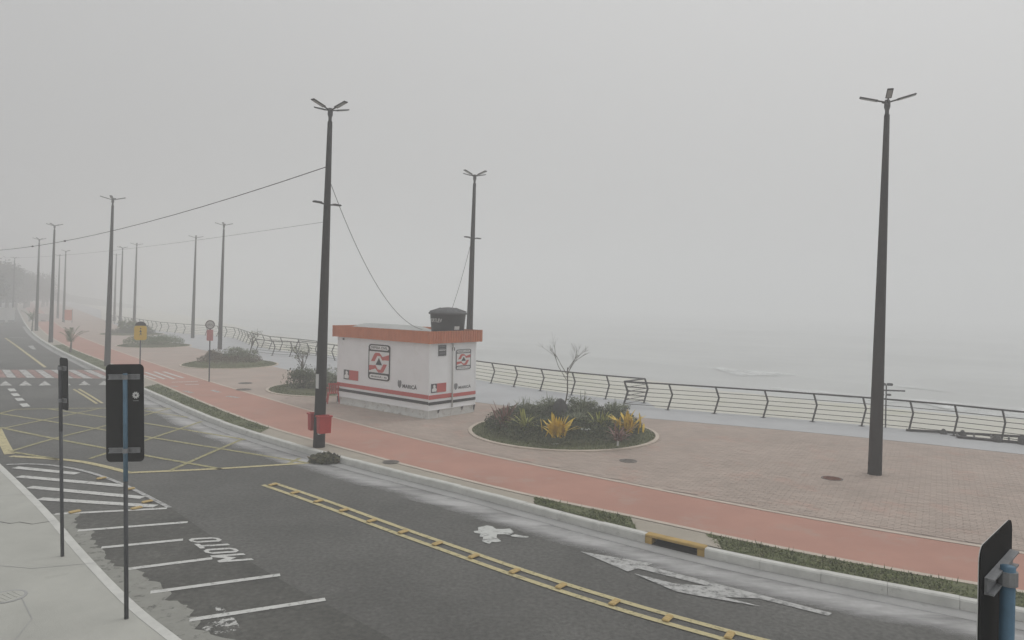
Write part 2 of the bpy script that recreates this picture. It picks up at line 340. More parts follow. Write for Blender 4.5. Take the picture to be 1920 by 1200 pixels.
# sea: rolling sheet from the swash line outwards
mb = MB(); rnd = random.Random(4); SEA = -2.55
nu, nv = 150, 120
def seaz(u, d):
    z = SEA
    for k, (c, w, h) in enumerate(((25, 2.0, 0.2), (30.5, 2.2, 0.55), (50, 4, 0.6), (85, 6, 0.7), (130, 8, 0.8))):
        ph = c + 5 * math.sin(u * 0.013 + k * 1.7) + 2.5 * math.sin(u * 0.05 + k)
        amp = h * (0.55 + 0.45 * math.sin(u * 0.03 + 2.1 * k))
        z += amp * math.exp(-((d - ph) / w) ** 2)
    return z + 0.05 * math.sin(u * 0.7 + d * 0.4) + 0.05 * math.sin(u * 0.3 - d * 0.9)
base0 = Vector((-12, 51))
for i in range(nu + 1):
    q = i / nu * 2 - 1; u = 160 * q + 1240 * q ** 5
    for j in range(nv + 1):
        w = j / nv; d = 22 + 150 * w + 1300 * w ** 6
        p = base0 + T * u + D * d; mb.v.append((p.x, p.y, seaz(u, d)))
for i in range(nu):
    for j in range(nv): mb.f.append((i * (nv + 1) + j, (i + 1) * (nv + 1) + j, (i + 1) * (nv + 1) + j + 1, i * (nv + 1) + j + 1))
tag(mb.build('sea', M['sea'], sm=True), kind='structure')
# surf: foam sheets riding on the breakers
mb = MB()
for (c, wid, k, u0, u1) in ((25.5, 6, 0, 18, 150), (30.5, 2.6, 1, 8.5, 17), (31, 1.4, 1, 24, 30)):
    n = 90
    for i in range(n + 1):
        u = u0 + (u1 - u0) * i / n; tp = min(1, 6 * min(i / n, 1 - i / n))
        ph = c + 5 * math.sin(u * 0.013 + k * 1.7) + 2.5 * math.sin(u * 0.05 + k)
        for e in range(6):
            d = ph + (e / 5 - 0.75) * wid * (0.3 + 0.7 * tp) * (0.8 + 0.3 * math.sin(u * 0.9) * math.sin(u * 0.37))
            p = base0 + T * u + D * d; mb.v.append((p.x, p.y, seaz(u, d) + 0.07))
    b = len(mb.v) - 6 * (n + 1)
    for i in range(n):
        for e in range(5): mb.f.append((b + i * 6 + e, b + (i + 1) * 6 + e, b + (i + 1) * 6 + e + 1, b + i * 6 + e + 1))
tag(mb.build('surf', M['foam'], sm=True), 'white surf foam on the breaking waves off the beach', 'surf', kind='stuff')

# road: asphalt sheet from the promenade kerb to the near sidewalk and the side street
rd = MB().sheet([(p.x, p.y) for p in KERB] + [(60, -60), (-220, -60), (-320, 200)], RZ).build('road', M['asphalt']); tag(rd, kind='structure')
# near sidewalk with kerb
sw_in = offs(NEAR, -0.15)
tag(MB().sheet([tuple(p) for p in sw_in] + [(40, -50), (-60, -50)], 0.0).build('sidewalk', M['sidewalk']), kind='structure')
nk = MB()
def kerb_strip(mb, A, B, z0, z1, lip=0.02):
    """kerb of section A(road edge)-B(back), with rounded lip"""
    L = offs(A, lip if (B[0] - A[0]).dot(Vector((-(A[1] - A[0]).y, (A[1] - A[0]).x))) > 0 else -lip)
    V = []; F = []
    for a, l, b in zip(A, L, B): V += [(a.x, a.y, z0), (a.x, a.y, z1 - lip), (l.x, l.y, z1), (b.x, b.y, z1)]
    for i in range(len(A) - 1):
        for k in range(3): F.append((i * 4 + k, i * 4 + k + 1, i * 4 + 5 + k, i * 4 + 4 + k))
    mb.add(V, F)
kerb_strip(nk, NEAR, sw_in, RZ - 0.05, 0.004)
tag(nk.build('near_kerb', M['kerb']), kind='structure')
# dusty cement along the near kerb
dn = cut(NEAR, -9.3, -1.0); dn_o = offs(dn, 0.75)
rj = random.Random(21); dn = [p for a_, b_ in zip(dn, dn[1:]) for p in (a_, a_.lerp(b_, .2), a_.lerp(b_, .4), a_.lerp(b_, .6), a_.lerp(b_, .8))]; wv = 0.45; dno = []
for p, q in zip(dn, offs(dn, 1.0)):
    wv = min(0.62, max(0.25, wv + rj.uniform(-.09, .09))); dno.append(p.lerp(q, wv))
MB().sheet(poly_between(offs(dn, 0.005), dno), RZ + 0.008).build('dust_film', M['drift2'], rd)

# promenade side kerb, gutter, verge
KB = offs(KERB, 0.16)
INX0, INX1 = G(1209, 1003).x, G(1322, 1031).x          # kerb gap for the storm drain
pk = MB()
for x0, x1 in ((-190, -17.0), (12.0, 60)):
    a = cut(KERB, x0, x1); kerb_strip(pk, a, offs(a, 0.16), RZ - 0.05, 0.012)
pko = tag(pk.build('kerb', M['kerb']), kind='structure')
rk = random.Random(5)
for x0, x1 in ((-17.0, INX0), (INX1, 12.0)):               # separate kerb stones with open joints
    run = cut(KERB, x0, x1); L_r = sum((b - a).length for a, b in zip(run, run[1:])); n_r = round(L_r / 1.0); st_ = [run[0]]; acc = 0; tgt = L_r / n_r
    for a, b in zip(run, run[1:]):
        l = (b - a).length
        while acc + l >= tgt - 1e-6 and len(st_) < n_r: st_.append(a.lerp(b, (tgt - acc) / l)); tgt += L_r / n_r
        acc += l
    st_.append(run[-1])
    for a, b in zip(st_, st_[1:]):
        t = (b - a).normalized(); a2, b2 = a + t * .0025, b - t * .0025; nn = Vector((-t.y, t.x)); dz = rk.uniform(-.006, .006); V = []
        for p in (a2, b2):
            for o_, z_ in ((0, RZ - .05), (0, .0 + dz - .012), (.02, .012 + dz), (.145, .012 + dz), (.16, .002 + dz), (.16, RZ - .05)): V.append((p.x + nn.x * o_, p.y + nn.y * o_, z_))
        MB().add(V, [(k, k + 1, 7 + k, 6 + k)[::-1] for k in range(5)] + [(0, 1, 2, 3, 4, 5), (11, 10, 9, 8, 7, 6)]).build('kerb_stone', M['kerb'], pko)
gut = cut(KERB, -60, 30)
gi = offs(gut, -0.34)
tag(MB().sheet(poly_between(gut, gi), RZ + 0.004).build('gutter', M['gutter']), kind='structure')
gs = cut(KERB, -17, 14)
mb = MB(); rws = [(-0.25, -.35), (-0.4, 0.02), (-0.55, 0.12), (-0.72, 0.14), (-0.9, 0.02), (-1.1, -.15), (-1.35, -.5)]; fade = []
for d_, f_ in rws:
    for p in offs(gs, d_): mb.v.append((p.x, p.y, RZ + 0.008)); fade.append(f_)
ng = len(gs)
for i in range(len(rws) - 1):
    for k in range(ng - 1): mb.f.append((i * ng + k, (i + 1) * ng + k, (i + 1) * ng + k + 1, i * ng + k + 1))
so = mb.build('sand_drift', M['drift'], rd); at_ = so.data.attributes.new('film', 'FLOAT', 'POINT'); at_.data.foreach_set('value', fade)
tag(MB().sheet(poly_between([p for p in offs(KERB, 0.15)], [p for p in BN]), 0.0).build('verge_paving', M['tan']), kind='structure')
tag(MB().sheet(poly_between(BN, BF), 0.004).build('cycle_path', M['cycle']), kind='structure')
tag(MB().sheet(poly_between(BF, BW), 0.0).build('promenade', M['promenade']), kind='structure')
prom = bpy.data.objects['promenade']; cyc = bpy.data.objects['cycle_path']
mb = MB().sheet(poly_between(BW, COAST), 0.006)
for a, b in zip(COAST, COAST[1:]):
    mb.add([(a.x, a.y, 0.006), (b.x, b.y, 0.006), (b.x, b.y, -1.2), (a.x, a.y, -1.2)], [(0, 1, 2, 3)])
tag(mb.build('boardwalk', M['boardwalk']), kind='structure')
for P, nm in ((BN, 'path_edging'), (BF, 'path_edging')):
    MB().ribbon(cut(P, -70, 40), 0.13, 0.012).build(nm, M['edging'], cyc)

# pavers near the camera: real blocks with recessed joints (in rows that follow the promenade)
pv = MB(); rnd = random.Random(7)
bwc = cut(BW, -16, 24)
def inside_prom(p):
    xa = None
    def yat(L, x):
        for a, b in zip(L, L[1:]):
            if a.x <= x <= b.x: return a.y + (b.y - a.y) * (x - a.x) / (b.x - a.x)
        return None
    ya, yb = yat(BF, p.x), yat(BW, p.x)
    return ya is not None and yb is not None and ya + 0.13 < p.y < yb - 0.1
BED1 = Vector((1.80, 23.85)); BR1 = 3.05
import bisect
bfx = [p.x for p in BF]; bwx = [p.x for p in BW]
def yq(L, xs, x):
    i = min(max(bisect.bisect(xs, x), 1), len(L) - 1); a, b = L[i - 1], L[i]
    return a.y + (b.y - a.y) * (x - a.x) / max(b.x - a.x, 1e-9)
ang = R(-31); ca, sa = math.cos(ang), math.sin(ang)
L_, W_ = 0.24, 0.12
for r in range(-130, 330):
    for c in range(-75, 115):
        lx = (c + (0.5 if r % 2 else 0)) * L_; ly = r * W_
        x = lx * ca - ly * sa - 0.0; y = lx * sa + ly * ca + 20.0
        if not (-9.5 < x < 19) or y > 34: continue
        if y < yq(BF, bfx, x) + 0.17 or y > yq(BW, bwx, x) - 0.14: continue
        if (Vector((x, y)) - BED1).length < BR1 + 0.1: continue
        hz = 0.010 + rnd.uniform(-0.0025, 0.0025); a, b = L_ / 2 - 0.004, W_ / 2 - 0.004
        V = []
        for zz, k in ((0.001, 0), (hz - 0.003, 0), (hz, 0.004)):
            for sx, sy in ((-1, -1), (1, -1), (1, 1), (-1, 1)):
                px, py = sx * (a - k), sy * (b - k); V.append((x + px * ca - py * sa, y + px * sa + py * ca, zz))
        pv.add(V[4:], [(4, 5, 6, 7)] + [(i, (i + 1) % 4, 4 + (i + 1) % 4, 4 + i) for i in range(4)])
tag(pv.build('paver', M['paver'], prom), kind='stuff')
# beyond the blocks the paving is one sheet of the same stone
far1 = poly_between(cut(offs(BF, 0.02), -170, -9.55), cut(BW, -170, -9.55))
MB().sheet(far1, 0.008).build('far_paving', M['paver'], prom)

M['asphalt2'] = mat('older asphalt', (0.088, 0.087, 0.079), 0.88, 0.25, 0.7, 0.5, 45, spots=((0.14, 0.138, 0.125), 3.0, 0.6, 0.5))
speckle(M['asphalt2'], 12.0, 0.3)
ln = cut(NEAR, -9.0, 20)
MB().sheet(poly_between(offs(ln, 0.3), offs(ln, 2.05)), RZ + 0.004).build('older_asphalt_strip', M['asphalt2'], rd)
# ------------------------------------------------------------------ painted road markings (parts of the road)
ZP = RZ + 0.013
def line(name, pts, w, m, z=ZP, parent=rd, zz=RZ, sm_=0):
    P = [Vector(p) for p in g2(pts, zz)]
    if sm_: P = catmull(P, sm_)
    return MB().ribbon(P, w, z).build(name, M[m], parent)
def patch(name, pts, m, z=ZP, parent=rd, zz=RZ): return MB().sheet(g2(pts, zz), z).build(name, M[m], parent)
# double yellow centre line
cen = catmull(smooth(g2([(503, 908), (570, 931), (640, 955), (700, 979), (760, 1000), (825, 1023), (885, 1044), (965, 1073), (1050, 1101), (1150, 1132), (1250, 1162), (1390, 1200)], RZ) + [(6.2, 7.85), (14, 3.6)], 1), 5)
for d in (0.14, -0.14): MB().ribbon(offs(cen, d), 0.11, ZP).build('centre_line', M['yellow_paint'], rd)
for d in (0.1, -0.1):
    MB().ribbon(offs([Vector(p) for p in g2([(143, 730), (165, 743), (187, 757)], RZ)], d), 0.1, ZP).build('centre_line', M['yellow_paint'], rd)
line('centre_line', [(10, 634), (30, 648), (50, 663), (85, 689)], 0.16, 'yellow_paint')
# box junction
BX = [([(242, 887), (400, 880), (590, 868)], .16), ([(20, 856), (100, 861), (150, 866), (195, 875), (242, 887)], .17), ([(-6, 803), (4, 825), (18, 852)], .24), ([(30, 768), (150, 766), (318, 766)], .13), ([(-10, 778), (30, 768)], .13),
      ([(0, 805), (190, 766)], .12), ([(20, 847), (102, 823), (190, 801), (320, 766)], .12), ([(168, 861), (262, 830), (378, 791)], .12), ([(320, 883), (390, 852), (455, 824)], .12), ([(540, 871), (562, 860)], .12),
      ([(0, 776), (185, 805), (475, 852), (572, 868)], .12), ([(90, 767), (265, 793), (460, 825)], .12), ([(265, 770), (352, 783)], .12), ([(0, 802), (102, 823), (263, 853), (415, 880)], .12), ([(22, 848), (110, 862)], .12)]
for i, (p, w) in enumerate(BX): line('box_junction_line', p, w, 'box_paint' if i > 2 else 'yellow_paint', z=ZP + (0.004 if 5 <= i <= 9 else 0.0), sm_=4 if len(p) > 2 else 0)
# raised crossing
cr = g2([(-60, 696.5), (60, 697), (198, 697)], RZ); cn = g2([(246, 715), (60, 712.5), (-60, 712)], RZ)
tf = g2([(266, 726), (60, 725), (-60, 724.5)], RZ); tb = g2([(190, 692), (60, 692), (-60, 691.5)], RZ)
ZT = RZ + 0.11
rc = MB(); 
rc.add([(*p, ZT) for p in cr] + [(*p, ZT) for p in cn], [(0, 1, 4, 5), (1, 2, 3, 4)])
rc.add([(*p, ZT) for p in cn] + [(*p, RZ + 0.004) for p in tf], [(0, 1, 4, 3), (1, 2, 5, 4)])
rc.add([(*p, ZT) for p in cr[::-1]] + [(*p, RZ + 0.004) for p in tb], [(3, 4, 1, 0), (4, 5, 2, 1)])
rco = tag(rc.build('raised_crossing', M['asphalt']), kind='structure')
def onc(f, t):      # f along (0 left .. 1 kerb), t across (0 far .. 1 near)
    a = Vector(cr[0]).lerp(Vector(cr[2]), f); b = Vector(cn[2]).lerp(Vector(cn[0]), f); return a.lerp(b, t)
ns = 17
for k in range(ns):
    f0, f1 = k / ns + 0.004, (k + 1) / ns - 0.001
    MB().sheet([tuple(onc(f0, .03)), tuple(onc(f1, .03)), tuple(onc(f1, .97)), tuple(onc(f0, .97))], ZT + 0.004).build('crossing_stripe', M['cross_white'] if k % 2 == 0 else M['red_paint'], rco)
for k in range(8):
    px = 84 + (k - 2) * 37
    A, B, Cc = G(px - 12, 723.5, RZ), G(px + 13, 723.5, RZ), G(px, 714.5, RZ + .1)
    n_ = Vector((0, 0, 0.006))
    MB().add([A + n_ + Vector((0, 0, .012)), B + n_ + Vector((0, 0, .012)), Cc + n_ + Vector((0, 0, 0.008))], [(0, 1, 2)]).build('ramp_triangle', M['cross_white'], rco)
# parking bays, hatch, lane marks
for p in ([(103, 965), (313, 954)], [(146, 996), (352, 980)], [(190, 1028), (343, 1013)], [(240, 1068), (398, 1048)], [(282, 1112), (525, 1079)], [(355, 1164), (610, 1125)]):
    line('bay_line', p, 0.115, 'white_paint')
hz_ = [([(28, 877), (145, 889)], .2), ([(35, 894), (235, 912)], .2), ([(55, 914), (268, 934)], .2), ([(74, 936), (292, 950)], .2)]
for p, w in hz_: line('hatch_stripe', p, w, 'white_paint')
line('hatch_outline', [(12, 872), (60, 871), (110, 875), (165, 886), (230, 909), (318, 953)], 0.1, 'old_white', z=ZP + .004, sm_=4)
for p in ([(20, 729), (25, 734)], [(26, 738), (32, 743)], [(34, 747), (40, 752)], [(43, 757), (50, 763)]): line('guide_dash', p, 0.25, 'white_paint')
patch('lane_arrow', [(1088, 1035), (1177, 1073), (1196, 1067), (1553, 1156), (1560, 1151), (1212, 1062), (1224, 1058)], 'old_white')
patch('turn_arrow', [(1189, 1077), (1230, 1095), (1268, 1111), (1310, 1119), (1432, 1140), (1356, 1121), (1424, 1124), (1330, 1101), (1265, 1096)], 'old_white', z=ZP + .004)
patch('lane_arrow', [(52, 649), (62, 648), (68, 656), (60, 655)], 'old_white'); patch('lane_arrow', [(264, 738), (272, 735), (290, 748), (276, 746)], 'old_white')
line('stop_line', [(18, 633), (52, 634)], 0.3, 'old_white', z=ZP + .004)
# MOTO lettering, tall letters read from the parking side
bl, br_, tl, tr_ = (Vector(p) for p in g2([(476, 1051), (407, 1008), (411, 1056), (350, 1011)], RZ))
V = []; F = []
def glyph(P, holes=None):
    n0 = len(V); V.extend(P); F.extend([tuple(n0 + i for i in t) for t in tessellate_polygon([[Vector((x, y, 0)) for x, y in P]])])
def g_o(x0, x1):
    c, h, t, e = .06, .16, .062, .13                       # chamfered ring, stroke t wide and e tall
    out_ = [(x0 + c, 0), (x1 - c, 0), (x1, h), (x1, 1 - h), (x1 - c, 1), (x0 + c, 1), (x0, 1 - h), (x0, h)]
    inn = [(x0 + t + .02, e), (x1 - t - .02, e), (x1 - t, e + .08), (x1 - t, 1 - e - .08), (x1 - t - .02, 1 - e), (x0 + t + .02, 1 - e), (x0 + t, 1 - e - .08), (x0 + t, e + .08)]
    n0 = len(V); V.extend(out_ + inn); F.extend([(n0 + i, n0 + (i + 1) % 8, n0 + 8 + (i + 1) % 8, n0 + 8 + i) for i in range(8)])
glyph([(0, 0), (.062, 0), (.062, .62), (.135, .36), (.208, .62), (.208, 0), (.27, 0), (.27, 1), (.208, 1), (.135, .68), (.062, 1), (0, 1)])
g_o(.325, .525)
glyph([(.625, 0), (.69, 0), (.69, .84), (.755, .84), (.755, 1), (.56, 1), (.56, .84), (.625, .84)])
g_o(.80, 1.0)
mb = MB(); mb.add([(*(bl.lerp(br_, x).lerp(tl.lerp(tr_, x), y)), ZP) for x, y in V], F); mb.build('moto_lettering', M['white_paint'], rd)
# spilt paint and patches
patch('paint_spill', [(888, 997), (897, 996), (896, 990), (905, 988), (913, 986), (923, 988), (930, 993), (944, 993), (956, 992), (964, 999), (955, 1004), (948, 1003), (932, 1003), (931, 1009), (940, 1016), (930, 1018), (922, 1017), (918, 1021), (909, 1018), (904, 1016), (906, 1008), (899, 1007), (901, 1002), (890, 1000)], 'splash')
patch('paint_spill', [(957, 1005), (966, 1003), (980, 1006), (992, 1007), (990, 1009), (975, 1009), (960, 1007)], 'splash')
patch('paint_spill', [(378, 1180), (396, 1165), (408, 1166), (404, 1140), (414, 1135), (424, 1146), (420, 1156), (440, 1160), (452, 1180), (430, 1186), (405, 1190)], 'flake', z=ZP - .005)
# marks on the cycle path
def cline(name, p, w, m='white_paint'): line(name, p, w, m, z=0.010, parent=cyc, zz=0.0)
for p in ([(266, 703), (292, 711)], [(272, 698), (309, 711)], [(289, 697), (327, 711)], [(306, 697), (344, 709)]): cline('cycle_stripe', p, 0.16)
cline('cycle_give_way', [(322, 717), (371, 715.5)], 0.18); cline('cycle_give_way', [(347, 721.5), (373, 721)], 0.14)
for p in ([(320, 724), (334, 725)], [(345, 733), (360, 737)], [(397, 732), (412, 736)], [(425, 743), (448, 746)]): cline('cycle_symbol', p, 0.2, 'old_white')
# paving seams of the sidewalk: cracked joint
line('sidewalk_crack', [(-4, 978), (20, 982), (36, 979), (60, 983), (104, 976)], 0.02, 'void', z=0.004, parent=bpy.data.objects['sidewalk'], zz=0)

sw = bpy.data.objects['sidewalk']
for p in ([(-10, 930), (40, 927), (64, 931)], [(-10, 1060), (60, 1066), (176, 1056)], [(20, 1210), (60, 1160), (40, 1120)]): line('sidewalk_crack', p, 0.012, 'gutter', z=0.004, parent=sw, zz=0)
# ------------------------------------------------------------------ road studs
def stud_mesh():
    mb = MB(); mb.bbox((0, 0, 0.022), (0.11, 0.22, 0.034), 0.014); return mb
st0 = None
def place_stud(u, v, rz, label, group):
    global st0
    if st0 is None: st0 = stud_mesh().build('road_stud', M['stud']); o = st0
    else: o = st0.copy(); C.objects.link(o)
    p = G(u, v, RZ); o.location = (p.x, p.y, RZ + 0.012); o.rotation_euler = (0, 0, rz); tag(o, label, 'road stud', group)
for i in range(14):
    k = int((i + 0.35) / 14 * (len(cen) * 0.80)); a, b = cen[k], cen[k + 1]
studs = [(512, 911), (553, 926), (597, 942), (645, 959), (697, 979), (756, 1000), (820, 1022), (888, 1046), (965, 1074), (1052, 1102), (1152, 1133), (1252, 1163), (1368, 1195)]
for u, v in studs:
    p = G(u, v, RZ).to_2d(); i = min(range(len(cen) - 1), key=lambda k: (cen[k] - p).length); t = cen[i + 1] - cen[i]
    place_stud(u, v, math.atan2(t.y, t.x), 'yellow raised road stud bridging the double yellow centre lines', 'studs along the centre line')
for u, v in ((140, 962), (256, 955), (276, 943), (243, 919), (190, 899)):
    place_stud(u, v, R(-38), 'yellow raised road stud on the white hatched corner', 'studs on the hatched corner')

# ------------------------------------------------------------------ lamp posts
def make_lamp(mid=False):
    root = empty('lamp_post', (0, 0, 0))
    mb = MB(); mb.tube([(0, 0, -0.05), (0, 0, 3), (0, 0, 6.5), (0, 0, 9.45)], [0.172, 0.143, 0.105, 0.068], 14)
    mb.build('pole', M['pole'], root, sm=True)
    mb = MB(); mb.lathe([(0.066, 9.44), (0.05, 9.5), (0.05, 9.58), (0.075, 9.66), (0.075, 9.8), (0.06, 9.85)], 12)
    mb.build('head_collar', M['lamp'], root, sm=True)
    for k in range(4):
        a = k * math.pi / 2; mm = Matrix.Rotation(a, 3, 'Z') @ Matrix.Rotation(R(-15), 3, 'Y')
        mb = MB(); mb.bbox((0.46, 0, 0.0), (0.46, 0.15, 0.036), 0.012); mb.tube([(0.04, 0, 0), (0.25, 0, 0)], 0.022, 6)
        mb.v = [tuple(mm @ Vector(v) + Vector((0, 0, 9.78))) for v in mb.v]
        lu = mb.build('luminaire', M['lamp'], root)
        mb = MB(); mb.box((0.47, 0, -0.0215), (0.36, 0.11, 0.006)); mb.v = [tuple(mm @ Vector(v) + Vector((0, 0, 9.78))) for v in mb.v]
        mb.build('lens', M['lens'], lu)
    if mid:
        for s in (-1, 1):
            mb = MB(); mb.tube([(s * 0.1, 0, 7.05), (s * 0.26, 0, 7.07)], 0.025, 6); mb.bbox((s * 0.36, 0, 7.08), (0.26, 0.15, 0.05), 0.014)
            mb.build('side_light', M['lamp'], root)
    return root
lamp_a = make_lamp(False); lamp_b = make_lamp(True)
LP = [(598, 838, 'b', R(55), 'dark lamp post beside the cycle path carrying red litter bins', None),
      (1640, 890, 'a', R(-22), 'dark lamp post standing alone on the terracotta paving before the railing', None),
      (876, 748, 'b', R(50), 'lamp post with side lights rising behind the white kiosk', None),
      (201, 686, 'a', R(20), 'lamp post on the kerb verge close to the yellow warning sign', None),
      (95, 642, 'a', R(5), 'lamp post on the far verge beside a young palm', None),
      (412, 655, 'a', R(15), 'lamp post standing right behind the brushy planting island', None),
      (361, 634, 'a', R(25), 'lamp post on the grey boardwalk beyond the brushy island', None)]
far_lab, far_grp = 'pale lamp post fading into the fog far along the promenade', 'lamp posts fading into the fog'
LP += [(68, 620, 'a', R(10), 'pale lamp post beside the young palm at the kerb end', far_grp), (251, 619, 'a', R(30), 'pale lamp post just behind the island with the clipped hedge', far_grp), (225, 613, 'a', R(0), far_lab, far_grp), (214, 602, 'a', R(30), far_lab, far_grp), (119, 604, 'a', R(70), far_lab, far_grp), (108, 597, 'a', R(40), far_lab, far_grp), (24, 590, 'a', R(15), 'faint lamp post in front of the dark trees across the road', far_grp)]
usedl = set(); lamp_at = {}
for u, v, t, rz, lab, grp in LP:
    src = lamp_a if t == 'a' else lamp_b
    o = src if t not in usedl else copy_tree(src); usedl.add(t)
    p = G(u, v); o.location = (p.x, p.y, 0.01); o.rotation_euler = (Matrix.Rotation(R(0.75), 3, 'Y') @ Matrix.Rotation(rz, 3, 'Z')).to_euler(); tag(o, lab, 'lamp post', grp or 'lamp posts along the promenade'); lamp_at[(u, v)] = o

P1 = lamp_at[(598, 838)].location.copy(); P3 = lamp_at[(876, 748)].location.copy()
# litter bins strapped to the first post
def bin_(off, rz, label):
    root = empty('litter_bin', (P1.x + off[0], P1.y + off[1], 0.46), rz)
    mb = MB(); w, d, h = 0.36, 0.24, 0.5
    mb.add([(-w / 2 + .012, -d / 2 + .012, 0), (w / 2 - .012, -d / 2 + .012, 0), (w / 2 - .012, d / 2 - .012, 0), (-w / 2 + .012, d / 2 - .012, 0), (-w / 2, -d / 2, h), (w / 2, -d / 2, h), (w / 2, d / 2, h), (-w / 2, d / 2, h),
            (-w / 2 + .02, -d / 2 + .02, h), (w / 2 - .02, -d / 2 + .02, h), (w / 2 - .02, d / 2 - .02, h), (-w / 2 + .02, d / 2 - .02, h), (-w / 2 + .03, -d / 2 + .03, .1), (w / 2 - .03, -d / 2 + .03, .1), (w / 2 - .03, d / 2 - .03, .1), (-w / 2 + .03, d / 2 - .03, .1)],
           [(3, 2, 1, 0)] + [(i, (i + 1) % 4, 4 + (i + 1) % 4, 4 + i) for i in range(4)] + [(4 + i, 4 + (i + 1) % 4, 8 + (i + 1) % 4, 8 + i) for i in range(4)] + [(8 + i, 8 + (i + 1) % 4, 12 + (i + 1) % 4, 12 + i) for i in range(4)] + [(12, 13, 14, 15)])
    mb.build('bin_body', M['red_plastic'], root)
    mb = MB(); mb.box((0, -d / 2 - 0.012, h - 0.02), (w + 0.05, 0.025, 0.04)); mb.box((0, d / 2 + 0.012, h - 0.02), (w + 0.05, 0.025, 0.04)); mb.box((-w / 2 - .012, 0, h - .02), (.025, d, .04)); mb.box((w / 2 + .012, 0, h - .02), (.025, d, .04))
    mb.build('rim', M['red_plastic'], root)
    MB().box((0, d / 2 + 0.035, h - 0.1), (0.06, 0.02, 0.2)).build('hanger', M['bracket'], root)
    tag(root, label, 'litter bin', 'bins on the lamp post')
bin_((0.20, -0.26), R(38), 'red litter bin facing the road on the lamp post')
bin_((-0.19, 0.22), R(218), 'red litter bin on the back of the lamp post')
tag(MB().tube([(0, 0, 0), (0.06, 0, 0.015), (.09, .01, .0)], [0.05, 0.055, 0.03], 7).build('plastic_bag', M['sign_white'], loc=(P1.x + 0.02, P1.y - 0.22, 0.44)), 'small white bag caught under the litter bin on the post', 'bag')
st = MB().add([(-0.07 * math.cos(k) * 0 + 0.168 * math.sin(-0.6 + 0.2 * k), -0.168 * math.cos(-0.6 + 0.2 * k), z) for z in (0, 0.42) for k in range(4)], [(0, 1, 5, 4), (1, 2, 6, 5), (2, 3, 7, 6)]).build('poster', M['sign_white'], loc=(P1.x, P1.y, 1.72))
tag(st, 'white paper notice pasted round the lamp post with bins', 'notice')

# ------------------------------------------------------------------ cables
def cable(a, b, sag, r, label, n=24, knots=()):
    a, b = Vector(a), Vector(b); mb = MB(); P = []
    for i in range(n + 1):
        t = i / n; p = a.lerp(b, t); p.z -= sag * 4 * t * (1 - t); P.append(p)
    mb.tube(P, r, 5)
    o = mb.build('cable', M['wire'], sm=True)
    for t in knots:
        p = a.lerp(b, t); p.z -= sag * 4 * t * (1 - t); d = (b - a).normalized()
        MB().tube([p - d * 0.15, p, p + d * 0.15], [0.02, 0.05, 0.02], 6).build('splice', M['wire'], o)
    tag(o, label, 'cable', 'overhead cables')
LEAN = math.tan(R(0.75))
cable((P1.x + 8.15 * LEAN - .07, P1.y, 8.15), (-50, 58, 7.9), 1.4, 0.013, 'overhead cable from the lamp post with bins to beyond the road', knots=(0.44, 0.36))
cable((P1.x + 6.55 * LEAN - .09, P1.y + .03, 6.55), (-78, 98, 9.3), 0.9, 0.0045, 'lower faint cable running far into the fog from the lamp post with bins')

# ------------------------------------------------------------------ kiosk
KO = Vector((-2.94, 25.70)); UD = Vector((-0.7677, 0.6408)); VD = Vector((0.6408, 0.7677))
kr = empty('kiosk', (KO.x, KO.y, 0.01), math.atan2(-UD.y, -UD.x))      # local x = -u (towards the right end), y = depth
KL, KD = 5.42, 2.48
# local frame: x from 0 (near corner) to -KL, y from 0 to KD
def kb(name, c, d, m, parent=kr, bv=0): 
    mb = MB(); (mb.bbox(c, d, bv) if bv else mb.box(c, d)); return mb.build(name, M[m], parent)
kb('wall_panel', (-KL / 2, KD / 2, 0.31 + 1.23), (KL, KD, 2.46), 'white_wall', bv=0.012)
kb('corner_trim', (-0.03, -0.004, 1.54), (0.07, 0.012, 2.44), 'white_wall'); kb('corner_trim', (-KL + 0.03, -0.004, 1.54), (0.07, 0.012, 2.44), 'white_wall')
kb('corner_trim', (0.004, 0.035, 1.54), (0.012, 0.07, 2.44), 'white_wall'); kb('corner_trim', (0.004, KD - 0.035, 1.54), (0.012, 0.07, 2.44), 'white_wall')
sk = kb('skid', (-KL / 2, KD / 2, 0.155), (KL - 0.07, KD - 0.05, 0.31), 'skid')
kb('skid_beam', (-KL / 2, 0.022, 0.262), (KL - 0.05, 0.05, 0.05), 'skid', sk); kb('skid_beam', (-KL / 2, 0.012, 0.03), (KL - 0.1, 0.05, 0.06), 'skid', sk)
for x, y in ((-0.045, 0.04), (-KL + 0.07, 0.04)): kb('skid_foot', (x, y, 0.153), (0.1, 0.1, 0.306), 'dark_grey' if x < -1 else 'skid', sk)
for y in (0.5, 1.75): 
    MB().add([(-0.08, y, 0.3), (0.03, y, 0.3), (-0.08, y, 0.06), (-0.08, y + .05, .3), (0.03, y + .05, .3), (-0.08, y + .05, .06)], [(0, 2, 1), (3, 4, 5), (1, 2, 5, 4), (0, 1, 4, 3)]).build('skid_gusset', M['dark_grey'], sk)
MB().add([(0.02, KD - .06, 0.3), (-.06, KD - .06, 0.3), (-.06, KD - .06, 0.0), (0.02, KD, .3), (-.06, KD, .3), (-.06, KD, 0)], [(0, 1, 2), (3, 5, 4), (0, 2, 5, 3), (0, 3, 4, 1)]).build('skid_gusset', M['dark_grey'], sk)
kb('floor_ledge', (-KL / 2, KD / 2, 0.318), (KL + 0.03, KD + 0.03, 0.04), 'white_wall')
